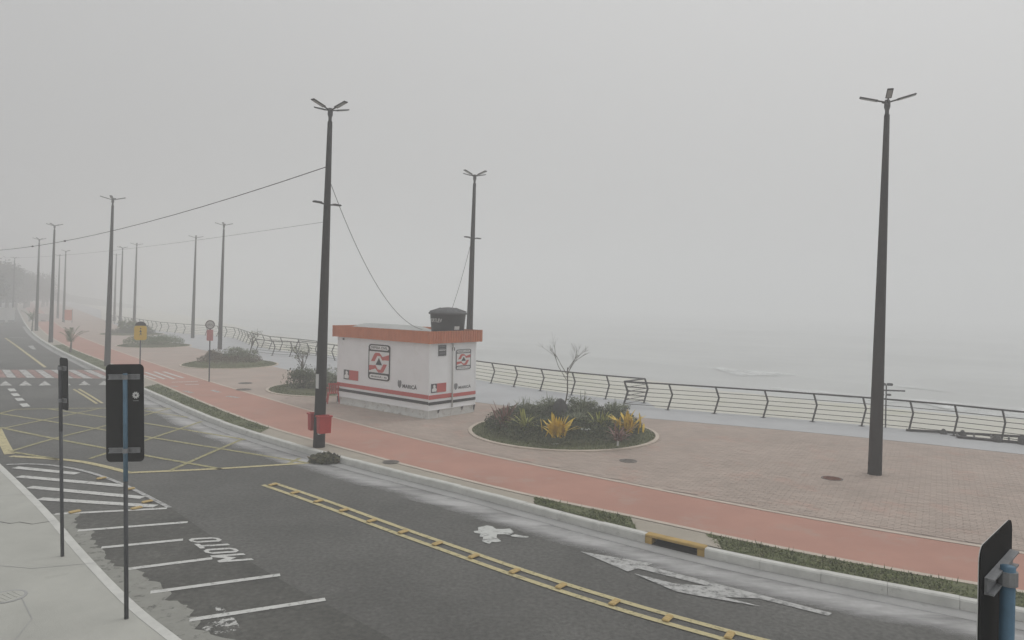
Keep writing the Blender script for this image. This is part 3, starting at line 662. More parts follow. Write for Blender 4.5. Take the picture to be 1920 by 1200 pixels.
# ribbed parapet
def ribbed(name, x0, y0, x1, y1, z0, z1, pitch, dep):
    a, b = Vector((x0, y0)), Vector((x1, y1)); n = max(1, int((b - a).length / pitch)); t = (b - a) / n; nn = Vector((t.y, -t.x)).normalized()
    P = []
    for i in range(n):
        for f, h in ((0, 0), (0.35, 0), (0.5, 1), (0.85, 1)): P.append(a + t * (i + f) + nn * dep * h)
    P.append(b); V = []; F = []
    for p in P: V += [(p.x, p.y, z0), (p.x, p.y, z1)]
    for i in range(len(P) - 1): F.append((2 * i, 2 * i + 2, 2 * i + 3, 2 * i + 1))
    q = [a - nn * 0.03, b - nn * 0.03]
    nb = len(V); V += [(q[0].x, q[0].y, z0), (q[0].x, q[0].y, z1), (q[1].x, q[1].y, z0), (q[1].x, q[1].y, z1)]
    m_ = 2 * (len(P) - 1)
    F += [(nb, nb + 1, nb + 3, nb + 2), (0, 1, nb + 1, nb), (m_, nb + 2, nb + 3, m_ + 1)]
    # top strip
    V2 = len(V); 
    for i in range(len(P) - 1): F.append((2 * i + 1, 2 * i + 3, nb + 1 if i < (len(P) // 2) else nb + 3))
    F.append((nb + 1, 2 * (len(P) // 2) + 1, nb + 3))
    return MB().add(V, F).build(name, M['parapet'], kr)
ov = 0.13; PZ0, PZ1 = 2.74, 3.19
ribbed('parapet', -KL - ov, -ov, ov, -ov, PZ0, PZ1, 0.16, 0.012)
ribbed('parapet', ov, -ov, ov, KD + ov, PZ0, PZ1, 0.13, 0.028)
ribbed('parapet', ov, KD + ov, -KL - ov, KD + ov, PZ0, PZ1, 0.16, 0.015)
ribbed('parapet', -KL - ov, KD + ov, -KL - ov, -ov, PZ0, PZ1, 0.13, 0.02)
kb('parapet_corner', (ov, -ov, (PZ0 + PZ1) / 2), (0.07, 0.07, PZ1 - PZ0 + .006), 'parapet'); kb('parapet_corner', (ov, KD + ov, (PZ0 + PZ1) / 2), (0.075, 0.075, PZ1 - PZ0 + .006), 'parapet'); kb('parapet_corner', (-KL - ov, -ov, (PZ0 + PZ1) / 2), (0.07, 0.07, PZ1 - PZ0 + .006), 'parapet')
# roof sheet, slightly crowned
V = []; F = []
for i in range(13):
    for k in range(13):
        y = -ov + 0.06 + (KD + 2 * ov - 0.12) * i / 12; x = -KL - ov + .06 + (KL + 2 * ov - .12) * k / 12
        e = min(1, max(0, (-x - 1.5) / 0.8)); e = e * e * (3 - 2 * e); e *= min(1, (x + KL + ov) / .5 + .2)
        V.append((x, y, 2.98 + (0.06 + 0.25 * e) * math.sin(math.pi * i / 12)))
for i in range(12):
    for k in range(12): F.append((i * 13 + k, i * 13 + k + 1, i * 13 + k + 14, i * 13 + k + 13))
MB().add(V, F).build('roof_sheet', M['roof'], kr, sm=True)
kb('soffit', (-KL / 2, KD / 2, 2.755), (KL + 2 * ov - .08, KD + 2 * ov - .08, 0.02), 'white_wall')
# stripes (long side and short side)
def dec_l(name, s0, s1, z0, z1, m, d=0.006, parent=kr):  return kb(name, (-(s0 + s1) / 2, -d / 2 - 0.0105, (z0 + z1) / 2), (abs(s1 - s0), d, z1 - z0), m, parent)
def dec_s(name, v0, v1, z0, z1, m, d=0.006, parent=kr):  return kb(name, (d / 2 + 0.0105, (v0 + v1) / 2, (z0 + z1) / 2), (d, abs(v1 - v0), z1 - z0), m, parent)
dec_l('red_stripe', 0.0, KL, 0.72, 0.87, 'red_vinyl'); dec_l('black_stripe', 0.0, KL, 0.52, 0.63, 'black')
dec_s('red_stripe', -0.01, 1.16, 0.705, 0.86, 'red_vinyl'); dec_s('black_stripe', -0.01, 1.16, 0.50, 0.61, 'black')
dec_s('red_stripe', 1.24, KD, 0.70, 0.83, 'red_vinyl'); dec_s('black_stripe', 1.24, KD, 0.485, 0.59, 'black')
# flat print: polygons in a (0..1, 0..1) field mapped on a wall rectangle
def on_wall(side, a0, a1, z0, z1, d):
    if side == 'l': return lambda x, y: (-(a0 + (a1 - a0) * x), -0.0105 - d, z0 + (z1 - z0) * y)
    return lambda x, y: (0.0105 + d, a0 + (a1 - a0) * x, z0 + (z1 - z0) * y)
def print_poly(name, side, rect, polys, m, d, parent):
    mb = MB(); f = on_wall(side, *rect, d)
    for P in polys:
        T_ = tessellate_polygon([[Vector((p[0], p[1], 0)) for p in P]])
        Fs = []
        for t in T_:
            a, b, c = (Vector(P[i]) for i in t); Fs.append(t if (b - a).cross(c - a) > 0 else t[::-1])
        mb.add([f(*p) for p in P], Fs)
    return mb.build(name, M[m], parent)
def print_text(name, side, rect, txt, m, d, parent, bold=0.02):
    V, F = text_geo(txt, bold); f = on_wall(side, *rect, d); return MB().add([f(*p) for p in V], F).build(name, M[m], parent)
def rrect(x0, y0, x1, y1, rx, ry, n=5):
    P = []
    for cx, cy, a0 in ((x1 - rx, y0 + ry, -90), (x1 - rx, y1 - ry, 0), (x0 + rx, y1 - ry, 90), (x0 + rx, y0 + ry, 180)):
        for k in range(n + 1):
            a = R(a0 + 90 * k / n); P.append((cx + rx * math.cos(a), cy + ry * math.sin(a)))
    return P
def crest(side, a0, a1, z0, z1, ink):
    rect = (a0, a1, z0, z1)
    o = print_poly('emblem', side, rect, [rrect(0, 0, 1, 1, .13, .075)], ink, 0.004, kr)
    print_poly('emblem_field', side, rect, [rrect(.045, .205, .955, .80, .02, .012), rrect(.07, .035, .93, .155, .09, .045), rrect(.07, .845, .93, .965, .09, .045)], 'white_vinyl', 0.007, o)
    up = [(.13, .52), (.28, .73), (.34, .765), (.52, .765), (.66, .66), (.955, .73), (.955, .575), (.74, .575), (.66, .56), (.55, .68), (.42, .68), (.30, .52)]
    dn = [(1 - x, 1.0 - y - .02) for x, y in up]
    print_poly('emblem_arrow', side, rect, [up], 'red_vinyl', 0.010, o); print_poly('emblem_arrow', side, rect, [dn], 'red_vinyl', 0.010, o)
    print_poly('emblem_triangle', side, rect, [[(.35, .425), (.65, .425), (.5, .63)]], 'black', 0.013, o)
    print_text('emblem_lettering', side, (a0 + (a1 - a0) * .12, a0 + (a1 - a0) * .88, z0 + (z1 - z0) * .875, z0 + (z1 - z0) * .94), 'DEFESA CIVIL', ink, 0.010, o)
    print_text('emblem_lettering', side, (a0 + (a1 - a0) * .14, a0 + (a1 - a0) * .86, z0 + (z1 - z0) * .06, z0 + (z1 - z0) * .125), 'MARICÁ - RJ', ink, 0.010, o)
crest('l', 3.43, 2.14, 1.17, 2.55, 'black'); crest('s', 1.36, 2.18, 1.70, 2.47, 'dark_grey')
def banner(side, a0, a1, z0, z1):
    rect = (a0, a1, z0, z1)
    o = print_poly('banner', side, rect, [[(0, 0), (.38, 0), (.38, 1), (0, 1)]], 'dark_grey', 0.004, kr)
    print_poly('banner_red', side, rect, [[(.38, 0), (1, 0), (1, 1), (.38, 1)]], 'red_vinyl', 0.005, o)
    print_poly('banner_figure', side, rect, [[(.06, .12), (.34, .12), (.37, .4), (.27, .55), (.3, .75), (.2, .92), (.12, .78), (.15, .55), (.05, .4)]], 'white_vinyl', 0.008, o)
banner('l', 4.98, 4.04, 1.03, 1.42); banner('s', 0.10, 0.87, 0.94, 1.27)
def town(side, a0, a1, z0, z1):
    w = a1 - a0
    o = print_text('lettering', side, (a0 + w * .26, a1, z0 + .03, z1 - .05), 'MARICÁ', 'dark_grey', 0.004, kr)
    print_poly('shield', side, (a0, a0 + w * .2, z0, z1 + .05), [[(0.5, 0), (.95, .3), (1, .8), (.75, 1), (.5, .9), (.25, 1), (0, .8), (.05, .3)]], 'bracket', 0.004, o)
town('l', 1.68, 0.62, 0.98, 1.24); town('s', 1.29, 2.2, 0.95, 1.16)
# notice panel with print lines, door seam and drain pipe
pn = dec_s('notice_panel', 0.43, 0.83, 2.27, 2.67, 'dark_grey', 0.012)
for z in (2.36, 2.45, 2.52, 2.6): dec_s('notice_text', 0.49, 0.77, z, z + 0.028, 'bracket', 0.014, pn)
dec_s('notice_band', 0.45, 0.81, 2.475, 2.497, 'white_vinyl', 0.015, pn)
dr = dec_s('door_seam', 1.185, 1.215, 0.34, 2.72, 'dark_grey', 0.004)
MB().tube([(0.05, 1.17, 0.33), (0.05, 1.17, 2.72)], 0.024, 8).build('drain_pipe', M['skid'], kr, sm=True)
kb('pipe_clip', (0.03, 1.2, 2.5), (0.06, 0.08, 0.12), 'dark_grey')
kb('cable_hook', (-KL + .4, -0.03, 2.66), (0.05, 0.05, 0.08), 'dark_grey')
tag(kr, 'white civil defence container kiosk with terracotta parapet and red and black stripes', 'kiosk')
def kpt(s, v, z):
    p = KO + UD * s + VD * v; return Vector((p.x, p.y, z + 0.01))

# water tank on the roof
tk = kpt(0.72, 1.62, 3.04)
tr = empty('water_tank', tk, R(-20))
MB().lathe([(0.60, 0), (0.62, 0.03), (0.685, 0.72), (0.70, 0.76)], 32).build('tank_body', M['tank'], tr, sm=True)
MB().lathe([(0.74, 0.74), (0.75, 0.79), (0.71, 0.83), (0.45, 0.94), (0.16, 1.0), (0.02, 1.01)], 32).build('lid', M['tank_lid'], tr, sm=True)
mb = MB()
for k in range(16):
    a = 2 * math.pi * k / 16; mb.tube([(0.705 * math.cos(a), 0.705 * math.sin(a), 0.845), (0.3 * math.cos(a), 0.3 * math.sin(a), 0.982)], 0.014, 4)
mb.build('lid_rib', M['tank_lid'], tr)
def on_tank(a0, a1, z0, z1, e=0.006):
    def f(x, y):
        a = a0 + (a1 - a0) * x; z = z0 + (z1 - z0) * y; r = 0.62 + (0.685 - 0.62) * (z - 0.03) / 0.69 + e; return (r * math.cos(a), r * math.sin(a), z)
    return f
V, F = text_geo('FORTLEV', 0.02); f = on_tank(R(-138), R(-84), 0.44, 0.58)
MB().add([f(*p) for p in V], F).build('tank_lettering', M['sign_white'], tr)
f = on_tank(R(-42), R(-22), 0.17, 0.30)
MB().add([f(x / 4, y) for y in (0, 1) for x in range(5)], [(i, i + 1, i + 6, i + 5) for i in range(4)]).build('tank_label', M['sign_white'], tr)
tag(tr, 'black water tank with domed lid on the kiosk roof', 'water tank')
cable((P1.x + 7.7 * LEAN + .07, P1.y, 7.7), kpt(0.95, 0.5, 3.2), 0.9, 0.009, 'cable drooping from the lamp post with bins to the kiosk roof')
cable((P3.x + 6.9 * LEAN - .06, P3.y, 6.9), kpt(1.2, 1.9, 3.15), 0.25, 0.009, 'thin cable from the lamp post behind the kiosk to its roof')

# red plastic chair by the kiosk end
cr_ = empty('plastic_chair', tuple(G(624, 756)), R(200))
M_ = M['red_plastic']
MB().bbox((0, 0, 0.43), (0.44, 0.42, 0.03), 0.012).build('seat', M_, cr_)
mb = MB()
for i in range(5): mb.box((-0.17 + 0.085 * i, 0.22 + 0.02, 0.63), (0.055, 0.018, 0.36), m=Matrix.Rotation(R(-10), 3, 'X'))
mb.box((0, 0.255, 0.82), (0.44, 0.03, 0.07)); mb.build('backrest', M_, cr_)
for sx in (-1, 1):
    for sy in (-1, 1): MB().tube([(sx * 0.19, sy * 0.18, 0.42), (sx * 0.235, sy * 0.235, 0.0)], [0.03, 0.022], 6).build('leg', M_, cr_)
    MB().tube([(sx * 0.22, 0.24, 0.66), (sx * 0.25, 0.0, 0.65), (sx * 0.23, -0.18, 0.63), (sx * 0.21, -0.2, 0.42)], 0.02, 6).build('armrest', M_, cr_)
tag(cr_, 'red plastic armchair at the left end of the white kiosk', 'chair')

# ------------------------------------------------------------------ railings
PROF = [(0.0, 0.0), (0.25, 0.62), (0.05, 1.06)]
def prof(z):
    for (a, z0), (b, z1) in zip(PROF, PROF[1:]):
        if z0 <= z <= z1: return a + (b - a) * (z - z0) / (z1 - z0)
    return PROF[-1][0]
def railing(posts, label, flip=1, light=1.0, nrm=None):
    posts = [Vector(p[:2]) for p in posts]; o = posts[0]; root = empty('railing', (o.x, o.y, 0.006)); N = []
    for i in range(len(posts)):
        t = (posts[min(i + 1, len(posts) - 1)] - posts[max(i - 1, 0)]).normalized(); n = Vector((-t.y, t.x)) * flip
        N.append(Vector(nrm).normalized() if nrm else n)
    for p, n in zip(posts, N):
        q = p - o; t = Vector((n.y, -n.x)); mb = MB(); w, e = 0.02, 0.032
        V = []
        for a, z in PROF:
            for sx, sy in ((-1, -1), (1, -1), (1, 1), (-1, 1)): c = q + n * (a + sx * e) + t * sy * w; V.append((c.x, c.y, z))
        F = [(k * 4 + i, k * 4 + (i + 1) % 4, k * 4 + 4 + (i + 1) % 4, k * 4 + 4 + i) for k in range(2) for i in range(4)] + [(8, 9, 10, 11)]
        mb.add(V, F); po = mb.build('post', M['rail'], root)
        MB().box((q.x, q.y, 0.006), (0.16, 0.16, 0.012), math.atan2(n.y, n.x)).build('base_plate', M['rail'], po)
    def rod(z, r, name):
        P = [(*(p - o + n * prof(z)), z) for p, n in zip(posts, N)]; MB().tube(P, r, 6).build(name, M['rail'], root)
    rod(1.06, 0.034, 'handrail')
    for z in (0.13, 0.30, 0.47, 0.64, 0.82): rod(z, 0.013 * light, 'rail_bar')
    tag(root, label, 'railing', 'promenade railings'); return root
def resample(P, step):
    P = [Vector(p[:2]) for p in P]; o = [P[0]]; acc = 0
    L = sum((b - a).length for a, b in zip(P, P[1:])); n = max(1, round(L / step)); d = L / n; tgt = d
    for a, b in zip(P, P[1:]):
        l = (b - a).length
        while acc + l >= tgt - 1e-6 and len(o) <= n: o.append(a.lerp(b, (tgt - acc) / l)); tgt += d
        acc += l
    return o
railing([(-4.4, 41.3), (-2.75, 39.3), (-1.02, 37.2), (0.17, 35.85), (1.45, 34.45), (2.85, 33.15), (4.3, 32.05), (5.85, 31.07)], 'bent-post railing running from behind the kiosk to the angled corner', nrm=(.74, .67))
railing([(5.85, 31.07), (4.75, 29.83)], 'short return of railing forming the angled corner beyond the flower bed', nrm=(.8, .6))
railing([(4.75, 29.83), (6.48, 29.2), (8.2, 28.5), (9.9, 27.75), (11.5, 27.0), (13.0, 26.25), (14.3, 25.45), (15.4, 24.65), (16.4, 23.7), (17.7, 22.6), (19.0, 21.5), (20.6, 20.5)], 'long railing behind the lone lamp post on the paving', nrm=(.86, .5))
railing(resample([(-58, 101.5)] + g2([(300, 622), (360, 628), (400, 630), (441, 635), (473, 649)]), 1.9), 'distant railing curving into the fog beyond the planting islands')
railing(g2([(473, 649), (490, 652), (504, 656), (524, 658), (557, 662), (592, 667)]), 'outer railing parallel to and behind the short inner railing')
railing(g2([(478, 663), (510, 667), (543, 669), (574, 672)]), 'short inner railing section left of the lamp post with bins')
railing(g2([(640, 678), (628, 676), (597, 671), (560, 666)]), 'railing bent the other way showing between post and kiosk')

# ------------------------------------------------------------------ pipes lying at the railing, small post
a, b, c, d = G(1699, 809), G(1925, 825), G(1795, 822), G(1925, 834)
root = empty('fallen_pipe_rack', (a.x, a.y, 0.006))
def rel(p, z): return (p.x - a.x, p.y - a.y, z)
MB().tube([rel(a, .05), rel(b, .1)], 0.045, 8).build('pipe', M['rail'], root); MB().tube([rel(c, .05), rel(d, .05)], 0.045, 8).build('pipe', M['rail'], root)
for k in range(5):
    p, q = c.lerp(d, k / 4.0), a.lerp(b, 0.43 + 0.57 * k / 4.0); MB().tube([rel(p, .05), rel(q, .08)], 0.03, 6).build('rung', M['rail'], root)
for t in (0.32, 0.48): p = a.lerp(b, t); MB().lathe([(0.12, 0), (0.13, 0.05), (0.05, 0.16), (0.03, 0.18)], 10, rel(p, 0)).build('foot', M['stone'], root)
p = c.lerp(d, .58); MB().lathe([(0.12, 0), (0.14, 0.1), (0.09, 0.2), (0.02, 0.22)], 10, rel(p, 0.0)).build('foot', M['stone'], root)
p = c.lerp(d, .97); MB().lathe([(0.2, 0), (0.18, 0.2), (0.12, 0.3), (0.02, 0.32)], 10, rel(p, 0.0)).build('foot', M['stone'], root)
tag(root, 'dark metal pipe rack lying along the foot of the railing', 'pipe rack')
p = G(1667, 804); root = empty('light_mast', (p.x, p.y + .25, 0.006), R(-8))
MB().tube([(0, 0, 0), (0, 0, 1.55)], [0.028, 0.022], 8).build('post', M['dark_post'], root)
MB().box((0.12, 0, 1.36), (1.05, 0.05, 0.05)).build('cross_bar', M['dark_post'], root)
for s in (-1, 1): MB().bbox((s * .12, 0, 1.58), (0.2, 0.12, 0.09), 0.02).build('lamp_head', M['dark_post'], root)
for s in (-1, 1): MB().bbox((s * .12 - .03, 0, 1.2), (0.16, 0.1, 0.07), 0.02).build('lower_head', M['lamp'], root)
tag(root, 'thin mast with cross bar and small heads at the railing behind the lone lamp post', 'mast')

# ------------------------------------------------------------------ near traffic signs seen from behind
def plate(name, w, h, z, m, parent, y=0.0, r=0.06, th=0.006):
    P = rrect(-w / 2, z, w / 2, z + h, r, r); V = [(x, y - th / 2, zz) for x, zz in P] + [(x, y + th / 2, zz) for x, zz in P]; n = len(P)
    return MB().add(V, [tuple(range(n)), tuple(range(2 * n - 1, n - 1, -1))] + [(i, n + i, n + (i + 1) % n, (i + 1) % n) for i in range(n)]).build(name, m, parent)
def near_sign(loc, rz, tilt, w, h, top, label, blue_from=None, sticker=False, zx=0.0):
    def shift(o): o.location.x = zx; return o
    root = empty('traffic_sign', loc, rz); root.rotation_euler = (Matrix.Rotation(tilt, 3, 'Y') @ Matrix.Rotation(rz, 3, 'Z')).to_euler()
    zt = top - 0.12; zb = top - h
    sp_ = zb - 0.35 if blue_from is None else blue_from
    MB().tube([(0, 0, -0.02), (0, 0, sp_)], 0.028, 10).build('lower_post', M['dark_post'], root, sm=True)
    MB().tube([(0, 0, sp_), (0, 0, zt)], 0.029, 10).build('post', M['blue_post'] if blue_from is not None else M['dark_post'], root, sm=True)
    pl = shift(plate('sign_plate', w, h, zb, M['sign_back'], root, y=0.055))
    plate('sign_face', w - .004, h - .004, zb + .002, M['sign_white'], pl, y=0.060, th=0.003)
    for z in (zt - 0.05, zb + 0.16):
        shift(MB().box((0, 0.043, z), (w * 0.82, 0.012, 0.07)).build('bracket', M['bracket'], root))
        mb = MB(); mb.box((0, 0.028, z + 0.03), (w * 0.82, 0.028, 0.008)); mb.box((0, 0.028, z - 0.03), (w * 0.82, 0.028, 0.008)); shift(mb.build('bracket_flange', M['bracket'], root))
        MB().tube([(0, 0, z - 0.03), (0, 0, z + 0.03)], 0.038, 10).build('clamp', M['bracket'], root)
    if sticker:
        so = MB().lathe([(0.036, 0), (0.036, 0.001)], 20); so.v = [(x + 0.115, 0.0505 - zz, y + zb + 0.9) for x, y, zz in so.v]; s_ = so.build('sticker', M['sign_white'], root)
        mb = MB(); 
        for k in range(10):
            a_ = 2 * math.pi * k / 10; mb.box((0.115 + 0.04 * math.cos(a_), 0.0498, zb + 0.9 + 0.04 * math.sin(a_)), (0.014, 0.0012, 0.014), m=Matrix.Rotation(-a_, 3, 'Y'))
        mb.build('sticker_teeth', M['sign_white'], s_); MB().box((0.115, 0.0495, zb + 0.825), (0.075, 0.001, 0.008)).build('sticker_text', M['bracket'], s_)
        mb = MB(); mb.lathe([(0.014, 0), (0.014, 0.001)], 12); mb.v = [(x + 0.115, 0.0485 - zz, y + zb + 0.9) for x, y, zz in mb.v]; mb.build('sticker_hub', M['dark_grey'], s_)
    tag(root, label, 'traffic sign', 'traffic signs on the near sidewalk'); return root
p = G(237, 1160); near_sign((p.x, p.y, 0), R(3), R(-1.5), 0.50, 1.32, 3.42, 'black back of a tall sign plate on a blue post with a white round sticker', blue_from=1.85, sticker=True, zx=-0.03)
p = G(117, 1043); near_sign((p.x, p.y, 0), R(-42), R(-1.9), 0.42, 0.86, 3.28, 'black sign seen nearly edge-on on a thin grey post by the hatched corner')
near_sign((2.155, 3.055, 0), R(45), 0, 0.62, 1.32, 3.42, 'black sign back on a blue post, on the sidewalk across from the storm drain', blue_from=1.2, zx=0.07)

# ------------------------------------------------------------------ small signs on the promenade
p = G(262, 704); root = empty('warning_sign', (p.x, p.y, 0.004), R(20))
MB().tube([(0, 0, 0), (0, 0, 2.75)], 0.032, 8).build('post', M['dark_post'], root)
pl = plate('sign_plate', 0.60, 0.76, 1.86, M['sign_yellow'], root, y=-0.05, r=0.12)
mb = MB(); P = [(0.27 * math.cos(R(a)), 2.62 + 0.22 * math.sin(R(a)) - 0.0) for a in range(0, 181, 15)]
V = [(x, -0.046, z) for x, z in P] + [(x, -0.03, z) for x, z in P]; n = len(P)
mb.add(V, [tuple(range(n))[::-1], tuple(range(n, 2 * n))] + [(i, i + 1, n + i + 1, n + i) for i in range(n - 1)]); mb.build('sign_cap', M['black'], root)
mb = MB(); 
for Pp in ([(-.05, 2.12), (.02, 2.3), (.06, 2.12), (.03, 2.12), (.015, 2.2), (-.02, 2.12)], [(-.05, 2.3), (.0, 2.42), (.06, 2.3), (.02, 2.28), (-.02, 2.28)]):
    T_ = tessellate_polygon([[Vector((x, y, 0)) for x, y in Pp]]); mb.add([(x, -0.0545, z) for x, z in Pp], T_)
mb.lathe([(0.035, 0), (0.035, 0.001)], 10); k0 = len(mb.v) - 20
mb.v[k0:] = [(x, -0.0545 - zz, y + 2.47) for x, y, zz in mb.v[k0:]]
mb.build('pedestrian_symbol', M['black'], pl)
tag(root, 'yellow pedestrian warning sign with black rounded cap on a thin post', 'sign')
p = G(392, 716); root = empty('cycle_sign', (p.x, p.y, 0.01), R(15))
MB().tube([(0, 0, 0), (0, 0, 3.0)], 0.03, 8).build('post', M['dark_post'], root)
mb = MB(); mb.lathe([(0.2, 0), (0.2, 0.006)], 28); mb.v = [(x, -0.05 - z, y + 2.84) for x, y, z in mb.v]; pl = mb.build('sign_disc', M['sign_white'], root)
mb = MB(); mb.tube([(0.2 * math.cos(2 * math.pi * k / 28), -0.055, 2.84 + 0.2 * math.sin(2 * math.pi * k / 28)) for k in range(29)], 0.028, 6, False); mb.build('ring', M['ring'], pl)
mb = MB()
for sx in (-1, 1): mb.tube([(sx * .07 + .045 * math.cos(2 * math.pi * k / 12), -0.06, 2.81 + .045 * math.sin(2 * math.pi * k / 12)) for k in range(13)], 0.007, 4, False)
mb.tube([(-.07, -.06, 2.81), (-.02, -.06, 2.88), (.05, -.06, 2.88), (.07, -.06, 2.81)], 0.007, 4); mb.build('bicycle_symbol', M['ring'], pl)
plate('lower_plate', 0.30, 0.55, 2.04, M['sign_red'], root, y=-0.04, r=0.03)
tag(root, 'round white sign with dark ring above a faded red plate', 'sign')

# ------------------------------------------------------------------ plants
def leaf_cloud(mb, c, rad, n, size, rnd, up=0.3, shell=0.55, zmin=None):
    for _ in range(n):
        while True:
            d = Vector((rnd.gauss(0, 1), rnd.gauss(0, 1), rnd.gauss(0, 1)))
            if d.length > 0.01: break
        d.normalize(); r = shell + (1 - shell) * rnd.random(); p = Vector(c) + Vector((d.x * rad[0], d.y * rad[1], d.z * rad[2])) * r
        if zmin is not None and p.z < zmin: p.z = zmin + rnd.random() * 0.05
        n_ = (d + Vector((rnd.uniform(-1, 1), rnd.uniform(-1, 1), rnd.uniform(-0.4, 1))) * 0.8).normalized()
        a = n_.cross(Vector((rnd.uniform(-1, 1), rnd.uniform(-1, 1), rnd.uniform(-1, 1)))).normalized(); b = n_.cross(a)
        s = size * rnd.uniform(0.6, 1.35)
        mb.add([p - a * s * .5, p + b * s * .22, p + a * s * .5, p - b * s * .22], [(0, 1, 2, 3)])
def rosette(loc, n, L, w, m, label, grp, lift=0.9, seed=1, name='bromeliad', sp=0.06, el0=32):
    rnd = random.Random(seed); root = empty(name, loc); mats = M[m]
    for k in range(n):
        a = 2.4 * k + rnd.uniform(-.3, .3); el = R(rnd.uniform(el0, 86)); l = L * rnd.uniform(0.55, 1.15); mb = MB(); V = []; ox, oy, oz = rnd.gauss(0, sp), rnd.gauss(0, sp), rnd.uniform(0, sp * 1.5)
        for i in range(6):
            t = i / 5; x = l * t * math.cos(el) * (1 + 0.5 * t); z = l * (t * math.sin(el) - 0.42 * t * t * lift * math.cos(el) ** 0.5); ww = w * (0.55 + 1.3 * t) * (1 - t ** 3) + 0.004
            for s in (-1, 1):
                px, py = x, s * ww / 2; V.append((ox + px * math.cos(a) - py * math.sin(a), oy + px * math.sin(a) + py * math.cos(a), oz + z + 0.15 * ww))
        F = [(2 * i, 2 * i + 1, 2 * i + 3, 2 * i + 2) for i in range(5)]
        mb.add(V, F).build('leaf', mats, root)
    tag(root, label, 'plant', grp); return root
def shrub(loc, rad, n, size, m, label, grp, seed=1, name='shrub'):
    rnd = random.Random(seed); root = empty(name, loc); mb = MB()
    leaf_cloud(mb, (0, 0, rad[2] * 0.55), rad, int(n * .55), size, rnd, shell=0.35, zmin=0.02)
    for _ in range(6):
        a = rnd.uniform(0, 6.28); q = rnd.uniform(0.3, 0.75)
        leaf_cloud(mb, (rad[0] * q * math.cos(a), rad[1] * q * math.sin(a), rad[2] * rnd.uniform(.6, 1.15)), (rad[0] * .38, rad[1] * .38, rad[2] * .4), int(n * .075), size, rnd, shell=0.2, zmin=0.02)
    mb.build('foliage', M[m], root); mb = MB()
    for k in range(4):
        a = k * 1.7; mb.tube([(0, 0, 0), (rad[0] * .35 * math.cos(a), rad[1] * .35 * math.sin(a), rad[2])], [0.025, 0.01], 5)
    mb.build('stem', M['bark'], root); tag(root, label, 'shrub', grp); return root
def sapling(loc, h, label, seed, lean=0.0, thick=0.035, spread=0.9, leaves=0, grp=None):
    rnd = random.Random(seed); root = empty('sapling', loc); tb = MB(); tw = MB(); lf = MB()
    tips = []
    def grow(p, d, l, r, lev):
        q = p + d * l; mid = p + d * l * .5 + Vector((rnd.uniform(-1, 1), rnd.uniform(-1, 1), 0)) * l * .06
        (tb if lev == 0 else tw).tube([p, mid, q], [r, r * .85, r * .65], 5)
        if lev >= 3: tips.append(q); return
        for _ in range(4 if lev else 5):
            a = rnd.uniform(0, 6.28); e = rnd.uniform(.5, 1) * spread
            dd = (d + Vector((math.cos(a), math.sin(a), rnd.uniform(-.1, .3))) * e).normalized()
            grow(p + d * l * rnd.uniform(.65, 1), dd, l * rnd.uniform(.42, .62) if lev else h * rnd.uniform(.2, .32), r * .42, lev + 1)
    grow(Vector((0, 0, 0)), Vector((lean, 0, 1)).normalized(), h * .55, thick, 0)
    tb.build('trunk', M['bark'], root); tw.build('branch', M['bark'], root)
    if leaves:
        for t in tips:
            for _ in range(leaves): leaf_cloud(lf, t, (.12, .12, .1), 1, .1, rnd)
        lf.build('foliage', M['leaf_grey'], root)
    tag(root, label, 'young tree', grp); return root
